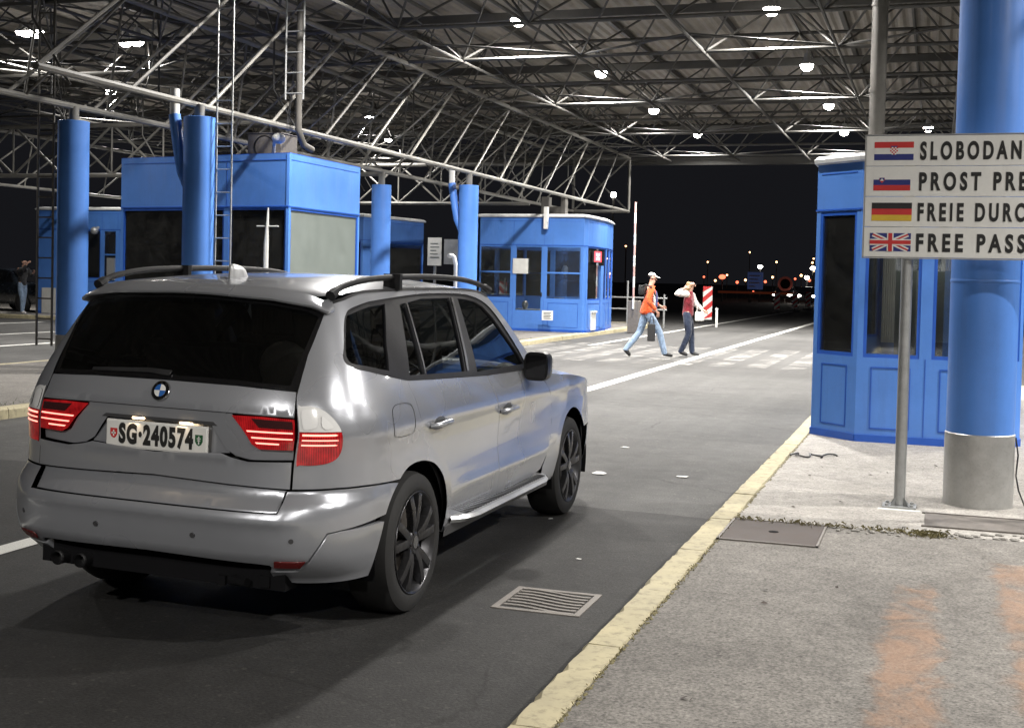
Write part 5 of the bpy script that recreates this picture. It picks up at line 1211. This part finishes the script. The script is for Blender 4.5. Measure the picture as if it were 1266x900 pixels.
def person(label, loc, rz, J, cl, H=1.0, group=None):
    """J: joints in metres, +x forward, +y left. cl: clothing colours"""
    t = thing('person', label, 'person', loc, rz, group)
    S = lambda k, r: (*J[k], r)
    head = Vector(J['head']); f = Vector((math.cos(J.get('yaw', 0)), math.sin(J.get('yaw', 0)), J.get('nod', 0))).normalized(); sdv = Vector((-f.y, f.x, 0)).normalized()
    hp = lambda a, b, c, r: (*(head + f * a + sdv * b + Vector((0, 0, c))), r)
    ch = [[S('pelvis', .105), S('waist', .10), S('chest', .125), (*(Vector(J['neck']) - Vector((0, 0, .06))), .075), S('neck', .055), hp(.0, 0, -.06, .062), hp(.01, 0, .02, .088), hp(-.008, 0, .075, .062)],
          [hp(.0, 0, -.06, .062), hp(.06, 0, -.075, .034)], [hp(.01, 0, .02, .088), hp(.085, 0, -.005, .018), hp(.104, 0, -.022, .012)],
          [hp(.01, 0, .02, .088), hp(-.01, .086, -.005, .016)], [hp(.01, 0, .02, .088), hp(-.01, -.086, -.005, .016)]]
    for s in 'lr':
        ch.append([S('chest', .125), S('sh' + s, .062), S('el' + s, .042), S('wr' + s, .027)])
        ch += hand(J['wr' + s], J['hd' + s], J.get('hu' + s, (0, 1 if s == 'l' else -1, .2)), .95)
        ch.append([S('pelvis', .105), S('hip' + s, .088), S('kn' + s, .056), S('an' + s, .038), S('to' + s, .032)])
    skin_mesh('body', ch, M['skin'], t)
    # eyes
    eb = MB()
    for s in (-1, 1): p = head + f * .088 + sdv * .033 * s + Vector((0, 0, .012)); eb.ball(p, .011, 8, 6)
    eb.build('eyes', M['ink'], t, smooth=True)
    # trousers
    ch = []
    for s in 'lr': ch.append([(*(Vector(J['pelvis']) + Vector((0, 0, .12))), .120), (*(Vector(J['pelvis']) + Vector((0, 0, .0))), .128), S('hip' + s, .108), S('kn' + s, .076), (*(Vector(J['an' + s]) + Vector((0, 0, .0))), .062), (*(Vector(J['an' + s]) + Vector((0, 0, -.025))), .058)])
    skin_mesh('trousers', ch, cl['trousers'], t)
    for s in 'lr':
        a, b = Vector(J['an' + s]), Vector(J['to' + s]); d = (b - a)
        skin_mesh('shoe', [[(*(a - d * .25 + Vector((0, 0, -.02))), .042), (*(a + d * .2), .050), (*(a + d * .7), .042), (*(b + d * .15), .034)]], cl['shoe'], t)
    # jacket
    ch = [[(*(Vector(J['pelvis']) + Vector((0, 0, -.07))), cl.get('hem', .150)), (*(Vector(J['pelvis']) + Vector((0, 0, .03))), cl.get('hem', .150)), S('waist', .140), S('chest', .160), (*(Vector(J['neck']) - Vector((0, 0, .05))), .095), (*(Vector(J['neck']) + Vector((-.01, 0, .0))), .072)]]
    sl = []
    for s in 'lr':
        w = Vector(J['wr' + s]) * .92 + Vector(J['el' + s]) * .08; c = [S('sh' + s, .085), S('el' + s, .064), (*w, .048)]
        if 'sleeve' in cl: sl.append([(*(Vector(J['chest']) + (Vector(J['sh' + s]) - Vector(J['chest'])) * .6), .07)] + c)
        ch.append([S('chest', .160), S('sh' + s, .088)] + ([] if 'sleeve' in cl else c[1:]))
    skin_mesh('jacket', ch, cl['jacket'], t)
    for c in sl: skin_mesh('sleeve', [c], cl['sleeve'], t)
    # hair / cap
    if cl.get('hair'):
        hb = [[hp(-.012, 0, .055, .092), hp(-.03, 0, .0, .094)]]
        if cl.get('long'): hb.append([hp(-.03, 0, .0, .094), hp(-.055, 0, -.10, .075), hp(-.07, 0, -.19, .05)])
        skin_mesh('hair', hb, cl['hair'], t)
    if cl.get('cap'):
        skin_mesh('cap', [[hp(-.012, 0, .035, .104), hp(-.006, 0, .085, .088), hp(-.004, 0, .125, .05)]], cl['cap'], t)
        vb = MB(); P0 = []
        for a in np.linspace(-1.0, 1.0, 9): P0.append([tuple(head + f * (r * math.cos(a)) + sdv * (.092 * math.sin(a)) + Vector((0, 0, z))) for r, z in ((.085, .062), (.175, .040))])
        vb.grid(P0); vb.grid([[(x, y, z - .006) for x, y, z in r] for r in P0]); vb.build('cap_peak', cl['cap'], t, smooth=True)
    return t
M['jean'] = cloth('pale_jeans', (.22, .30, .42)); M['jean_d'] = cloth('dark_jeans', (.025, .035, .065))
M['orange_cl'] = cloth('orange_jacket', (.72, .11, .03)); M['wine'] = cloth('wine_vest', (.20, .018, .03))
M['wool_white'] = cloth('white_sleeve', (.72, .70, .66)); M['cap_white'] = paint('white_cap', (.72, .71, .70), .7, .05, 9)
M['blond'] = paint('blond_hair', (.28, .19, .09), .6, .25, 30); M['shoe'] = paint('dark_shoe', (.02, .02, .022), .6, .2, 9); M['shirt'] = cloth('violet_shirt', (.07, .07, .20))
M['jacket_dark'] = cloth('dark_jacket', (.03, .03, .032)); M['hair_dark'] = paint('dark_hair', (.03, .022, .015), .6, .2, 20); M['bag'] = paint('black_bag', (.012, .012, .013), .7, .2, 9)
# man striding to the right
Jm = dict(pelvis=(-.02, 0, .95), waist=(0, 0, 1.12), chest=(.03, 0, 1.34), neck=(.05, 0, 1.53), head=(.08, 0, 1.665), nod=-.15, yaw=-.25,
          hipl=(-.03, .095, .90), knl=(-.13, .10, .53), anl=(-.44, .10, .15), tol=(-.34, .10, .035), hipr=(0, -.095, .90), knr=(.24, -.10, .52), anr=(.36, -.10, .085), tor=(.52, -.10, .045),
          shl=(.03, .20, 1.46), ell=(.14, .26, 1.19), wrl=(.34, .24, 1.08), hdl=(.8, 0, -.2), shr=(.02, -.20, 1.46), elr=(-.09, -.27, 1.20), wrr=(.10, -.28, .98), hdr=(.35, 0, -.9))
man = person('man in an orange red jacket, white cap and pale jeans striding across the lane', (-5.74, 26.2, .004), R(30), Jm, dict(trousers=M['jean'], jacket=M['orange_cl'], shoe=M['shoe'], cap=M['cap_white'], hair=M['hair_dark'], hem=.17))
skin_mesh('shirt', [[(.12, -.035, 1.0, .07), (.135, -.03, 1.2, .075), (.125, -.02, 1.42, .06)]], M['shirt'], man)
skin_mesh('jacket_stripe', [[(.075, -.135, .97, .035), (.085, -.145, 1.2, .035), (.07, -.11, 1.44, .03)]], M['wool_white'], man)
bg_ = thing('shoulder_bag', 'black camera bag slung on the back of the man in the orange red jacket', 'bag', (-5.80, 26.12, 1.2))
b = MB(); b.box((-.13, -.06, .12), (.02, .14, .32)); b.build('pouch', M['bag'], bg_, bevel=.03, smooth=True)
b = MB(); b.tube([(-.05, -.1, .28), (.05, -.16, .33), (.17, -.14, .28), (.26, -.1, .1)], .018, 6); b.build('strap', M['bag'], bg_, smooth=True)
hb = thing('hand_bag', 'small dark bag hanging from the hand of the man in the white cap', 'bag', (-5.62, 25.92, .62))
b = MB(); b.box((-.05, -.06, -.26), (.10, .06, .10)); b.build('pouch', M['bag'], hb, bevel=.02); b = MB(); b.tube([(-.02, 0, .10), (.0, 0, .24), (.05, 0, .26), (.08, 0, .1)], .01, 6); b.build('handle', M['bag'], hb, smooth=True)
# woman just ahead
Jw = dict(pelvis=(0, 0, .90), waist=(.01, 0, 1.05), chest=(.02, 0, 1.25), neck=(.03, 0, 1.42), head=(.06, 0, 1.545), nod=-.1, yaw=-.15,
          hipl=(0, .085, .86), knl=(.07, .085, .49), anl=(.10, .085, .085), tol=(.24, .085, .04), hipr=(0, -.085, .86), knr=(.05, -.085, .49), anr=(-.12, -.085, .10), tor=(.02, -.085, .04),
          shl=(.02, .175, 1.36), ell=(.13, .22, 1.12), wrl=(.30, .18, 1.0), hdl=(.8, -.1, -.3), shr=(.0, -.175, 1.36), elr=(-.26, -.20, 1.34), wrr=(-.06, -.19, 1.46), hdr=(.8, .2, .4))
wom = person('woman with blond hair, wine red vest and white sleeves walking ahead of the man', (-5.05, 27.05, .004), 0, Jw, dict(trousers=M['jean_d'], jacket=M['wine'], sleeve=M['wool_white'], shoe=M['shoe'], hair=M['blond'], long=True, hem=.135))
wb_ = thing('hand_bag', 'white bag carried by the woman in the wine red vest', 'bag', (-4.80, 26.95, .88))
b = MB(); b.box((-.07, -.06, -.10), (.12, .06, .10)); b.build('pouch', M['wool_white'], wb_, bevel=.03, smooth=True); b = MB(); b.tube([(-.04, 0, .1), (-.02, .0, .22), (.04, 0, .22), (.08, 0, .1)], .01, 6); b.build('handle', M['wool_white'], wb_, smooth=True)
# person on the far left island, arm raised to the head
Jf = dict(pelvis=(0, 0, .95), waist=(0, 0, 1.10), chest=(.02, 0, 1.32), neck=(.04, 0, 1.50), head=(.07, 0, 1.63), nod=0, yaw=.0,
          hipl=(0, .09, .90), knl=(-.03, .09, .5), anl=(-.10, .09, .085), tol=(.03, .09, .04), hipr=(0, -.09, .90), knr=(.10, -.09, .5), anr=(.12, -.09, .085), tor=(.26, -.09, .04),
          shl=(.02, .19, 1.43), ell=(.16, .22, 1.2), wrl=(.30, .15, 1.3), hdl=(.6, 0, .6), shr=(.02, -.19, 1.43), elr=(.24, -.2, 1.38), wrr=(.36, -.14, 1.58), hdr=(.5, .3, .6))
person('person in dark jacket and blue jeans raising a hand on the far left island', (-27.35, 33.0, .116), R(-10), Jf, dict(trousers=M['jean'], jacket=M['jacket_dark'], shoe=M['wool_white'], hair=M['hair_dark'], hem=.14))
# ------------------------------------------------------------------ barrier, beacons, guard rail, far traffic
M['pale_red'] = paint('faded_red', (.48, .30, .27), .6, .15, 6)
bar = thing('barrier_arm', 'raised red and white barrier arm beyond the glazed booth', 'barrier', (-8.75, 38, .0))
b = MB(); b.box((-.18, -.15, 0), (.18, .15, 1.0)); b.build('cabinet', M['iron'], bar, bevel=.02)
b = MB()
for k in range(10): b.cur = k % 2; z = .75 + k * .325; b.tube([(0, -.18, z), (0, -.18, z + .325)], .032, 8)
b.build('arm', [M['white'], M['pale_red']], bar)
def beacon(x, y, label, h=1.0, w=.26):
    t = thing('warning_beacon', label, 'warning beacon', (x, y, 0), 0, 'striped warning beacons'); b = MB(); n = 4; mats = [M['white'], M['red']]
    zs = .18; st = (h - zs) / 6
    for k in range(-2, 7):
        b.cur = k % 2; P0 = []
        lo = [(-w / 2, zs + k * st), (w / 2, zs + (k + 1.5) * st), (w / 2, zs + (k + 2.5) * st), (-w / 2, zs + (k + 1) * st)]
        cl = [(x_, min(max(z_, zs), h)) for x_, z_ in lo]
        if max(c[1] for c in cl) - min(c[1] for c in cl) < .01: continue
        b.add([(x_, -.02 - .0, z_) for x_, z_ in cl], [(0, 1, 2, 3)])
    b.build('panel', mats, t, fix=False); b = MB(); b.box((-w / 2, -.018, zs), (w / 2, .02, h)); b.box((-.02, .02, 0), (.02, .05, zs)); b.box((-.3, -.25, 0), (.3, .25, .07)); b.build('base', M['black'], t)
    return t
beacon(-8.3, 48.5, 'nearest red and white striped beacon behind the walking woman', 1.45, .36)
beacon(-8.3, 71, 'left one of the three small striped beacons near the far lights', 1.15, .3); beacon(-7.95, 77, 'middle one of the three small striped beacons near the far lights', 1.15, .3); beacon(-7.75, 83, 'right one of the three small striped beacons near the far lights', 1.15, .3)
po = thing('marker_post', 'short white marker post by the striped beacon', 'post', (-7.45, 45.5, 0)); b = MB(); b.tube([(0, 0, 0), (0, 0, .62), ], .045, 8); b.build('post', M['white'], po); b = MB(); b.lathe([(.055, .62), (.055, .68), (0, .69)], n=8); b.build('post_cap', M['white'], po)
gr = thing('guard_rail', 'low grey pedestrian railing right of the glazed booth', 'railing', (-10.4, 43.2, 0))
b = MB()
for z in (.62, 1.02): b.tube([(-.6, 0, z), (1.6, 0, z)], .03, 6)
b.build('rail', M['galv'], gr)
for x in (-.5, .2, .9, 1.5): b = MB(); b.tube([(x, 0, .0), (x, 0, 1.15 if x != .2 else 1.6)], .035, 8); b.build('post', M['galv'], gr)
# rail of the far road works, its glow standing in for lamplight on it
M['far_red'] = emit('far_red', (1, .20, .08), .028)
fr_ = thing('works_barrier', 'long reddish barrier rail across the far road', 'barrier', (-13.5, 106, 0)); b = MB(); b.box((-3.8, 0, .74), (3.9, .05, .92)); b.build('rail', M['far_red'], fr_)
for x in (-3.5, -1.2, 1.2, 3.5): b = MB(); b.box((x - .05, .06, 0), (x + .05, .12, .9)); b.build('leg', M['steel_d'], fr_)
# plain saloon cars
M['car_dark'] = paint('dark_car_paint', (.012, .016, .022), .25, .1, 5, coat=.8); M['head'] = emit('headlight_on', (1, .93, .82), 30); M['tail'] = emit('taillight_on', (1, .05, .03), 3)
def saloon(label, loc, rz, lit=True):
    t = thing('parked_car' if not lit else 'approaching_car', label, 'car', loc, rz)
    ST = [(-2.15, .35, .62, .80, .72), (-2.05, .28, .88, .95, .82), (-1.3, .25, .93, .98, .86), (-.9, .25, .95, 1.08, .88), (-.35, .25, .96, 1.40, .89), (.4, .25, .96, 1.43, .89), (.95, .25, .96, 1.25, .89), (1.5, .25, .95, 1.02, .88), (2.0, .28, .90, .93, .82), (2.2, .35, .62, .75, .70)]
    P0 = []
    for (y, zb, zs, zt, w) in ST:
        wt = w * .72 if zt > 1.05 else w * .86
        P0.append([(-w * .93, y, zb), (-w, y, zb + .2), (-w, y, zs - .12), (-w * .97, y, zs), (-wt, y, zt - .03), (-wt * .6, y, zt), (0, y, zt + .015), (wt * .6, y, zt), (wt, y, zt - .03), (w * .97, y, zs), (w, y, zs - .12), (w, y, zb + .2), (w * .93, y, zb)])
    b = MB(); b.grid(P0); b.add(P0[0], [tuple(range(13))]); b.add(P0[-1], [tuple(range(13))]); b.build('body', M['car_dark'], t, smooth=True)
    for s in (-1, 1):
        b = MB()
        for (a, c) in ((3, 4), (4, 5)):
            q = [P0[a][3 if s < 0 else 9], P0[c][3 if s < 0 else 9], P0[c][4 if s < 0 else 8], P0[a][4 if s < 0 else 8]]; q = [Vector(p) for p in q]; m_ = sum(q, Vector()) / 4; b.add([m_ + (p - m_) * .86 + Vector((s * .012, 0, 0)) for p in q], [(0, 1, 2, 3)])
        b.build('side_window', M['black_gloss'], t)
        for y in (-1.3, 1.35):
            w = MB(); w.lathe([(.2, s * .70), (.31, s * .70), (.32, s * .76), (.31, s * .90), (.21, s * .905)], (0, y, .32), 'x', 24); wo = w.build('wheel', M['rubber'], t, smooth=True); w = MB(); w.lathe([(.21, s * .895), (.08, s * .88), (0, s * .89)], (0, y, .32), 'x', 20); w.build('rim', M['rim'], wo, smooth=True)
        b = MB(); b.ball((s * .60, -2.13, .70), (.20, .08, .10)); b.build('headlight', M['head'] if lit else M['lens_clear'], t, smooth=True)
        b = MB(); b.box((s * .72 - .14, 2.12, .68), (s * .72 + .14, 2.2, .82)); b.build('tail_light', M['tail'] if lit else M['red'], t)
    b = MB(); q = [Vector(P0[2][4]), Vector(P0[2][8]), Vector(P0[4][8]), Vector(P0[4][4])]; m_ = sum(q, Vector()) / 4; b.add([m_ + (p - m_) * .9 + Vector((0, -.03, .03)) for p in q], [(0, 1, 2, 3)]); b.build('windscreen', M['black_gloss'], t)
    return t
saloon('dark car standing unlit behind the person at the far left edge', (-29.6, 35.6, .116), R(75), False)
saloon('left one of the two oncoming cars with lit headlights in the distance', (-12.2, 110, 0), 0); saloon('right one of the two oncoming cars with lit headlights in the distance', (-9.8, 104, 0), R(4))
# far road lamps with lit heads; the sign faces get a faint added glow
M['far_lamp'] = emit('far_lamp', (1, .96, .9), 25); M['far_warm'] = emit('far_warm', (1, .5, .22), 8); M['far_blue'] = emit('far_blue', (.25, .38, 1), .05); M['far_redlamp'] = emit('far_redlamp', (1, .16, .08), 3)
def far_lamp(x, y, z, label, m='far_lamp', r=.22):
    t = thing('street_lamp', label, 'street lamp', (x, y, 0), 0, 'far street lamps'); b = MB(); b.tube([(0, 0, 0), (0, 0, z)], .07, 6); b.build('pole', M['steel_d'], t); b = MB(); b.ball((0, -.1, z), (r, r, r * .7), 8, 6); b.build('lamp_head', M[m], t)
far_lamp(-14.37, 110, 3.03, 'white far street lamp above the blue sign'); far_lamp(-9.95, 110, 3.0, 'white far street lamp highest by the near booth edge'); far_lamp(-10.6, 112, 2.2, 'white far street lamp lower by the near booth edge')
far_lamp(-17.6, 110, 2.1, 'reddish far lamp left of the blue sign', 'far_redlamp', .30); far_lamp(-31, 130, 5.2, 'dim warm far lamp above the man with the cap', 'far_warm', .10); far_lamp(-38, 150, 4.6, 'dim warm far lamp between booth and barrier', 'far_warm', .10); far_lamp(-12.6, 140, 4.4, 'small dim far lamp above the red ring sign', 'far_warm', .10)
far_lamp(-33.2, 130, 2.2, 'dim warm far lamp low beside the barrier arm', 'far_warm', .13)
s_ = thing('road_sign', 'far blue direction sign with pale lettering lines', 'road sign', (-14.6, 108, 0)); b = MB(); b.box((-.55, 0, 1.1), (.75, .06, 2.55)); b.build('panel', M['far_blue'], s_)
b = MB()
for k, w in enumerate((.3, .5, .42, .55)): b.box((-.40, -.02, 1.3 + .3 * k), (-.4 + w * 1.7, -.005, 1.40 + .3 * k))
b.build('print', M['white'], s_); b = MB(); b.box((-.3, .07, 0), (-.2, .15, 2.4)); b.box((.4, .07, 0), (.5, .15, 2.4)); b.build('post', M['steel_d'], s_)
M['sign_ring'] = emit('sign_ring', (.8, .2, .15), .03)  # glow put into the ring colour; the sign is no lamp
s_ = thing('road_sign', 'far round sign with a dull red ring above the lit cars', 'road sign', (-12.0, 108, 0)); b = MB(); b.lathe([(.62, -.02), (.62, 0), (.42, .0), (.42, -.02), (.62, -.02)], (0, 0, 1.62), 'y', 28); b.build('ring', M['sign_ring'], s_); b = MB(); b.lathe([(.43, .005), (0, .005)], (0, .01, 1.62), 'y', 28); b.build('face', M['dark'], s_); b = MB(); b.box((-.05, .05, 0), (.05, .12, 1.2)); b.build('post', M['steel_d'], s_)

rng2 = np.random.default_rng(21)
KIND = {'far_lamp': 'pale', 'far_warm': 'warm', 'far_redlamp': 'red'}
for k, (u, z, m, r) in enumerate([(-19.2, 1.2, 'far_redlamp', .10), (-18.2, .9, 'far_warm', .10), (-17.2, 1.4, 'far_warm', .08), (-16.3, .8, 'far_redlamp', .12), (-15.6, 1.0, 'far_warm', .10), (-14.9, .7, 'far_redlamp', .10), (-13.9, .9, 'far_redlamp', .12), (-13.3, 1.3, 'far_warm', .09),
        (-12.4, 1.0, 'far_redlamp', .12), (-11.4, 1.2, 'far_redlamp', .10), (-10.9, 1.5, 'far_warm', .10), (-10.2, 1.1, 'far_redlamp', .12), (-9.9, 1.9, 'far_warm', .09), (-13.0, 2.6, 'far_warm', .08), (-15.3, 3.4, 'far_warm', .07), (-18.9, 2.5, 'far_warm', .07), (-10.0, 2.6, 'far_warm', .08)]):
    y = 122 + rng2.uniform(-6, 14); f = y / 110
    t = thing('marker_lamp', 'small distant ' + KIND[m] + ' light among the row of lights beyond the lanes', 'marker lamp', (u * f, y, 0), 0, 'distant lights beyond the lanes')
    z = CAM_H + (z - .75) * f if z > .75 else z
    b = MB(); b.tube([(0, 0, 0), (0, 0, z)], .04, 6); b.build('pole', M['steel_d'], t); b = MB(); b.ball((0, -.06, z), r * 1.15, 8, 6); b.build('lamp_head', M[m], t)
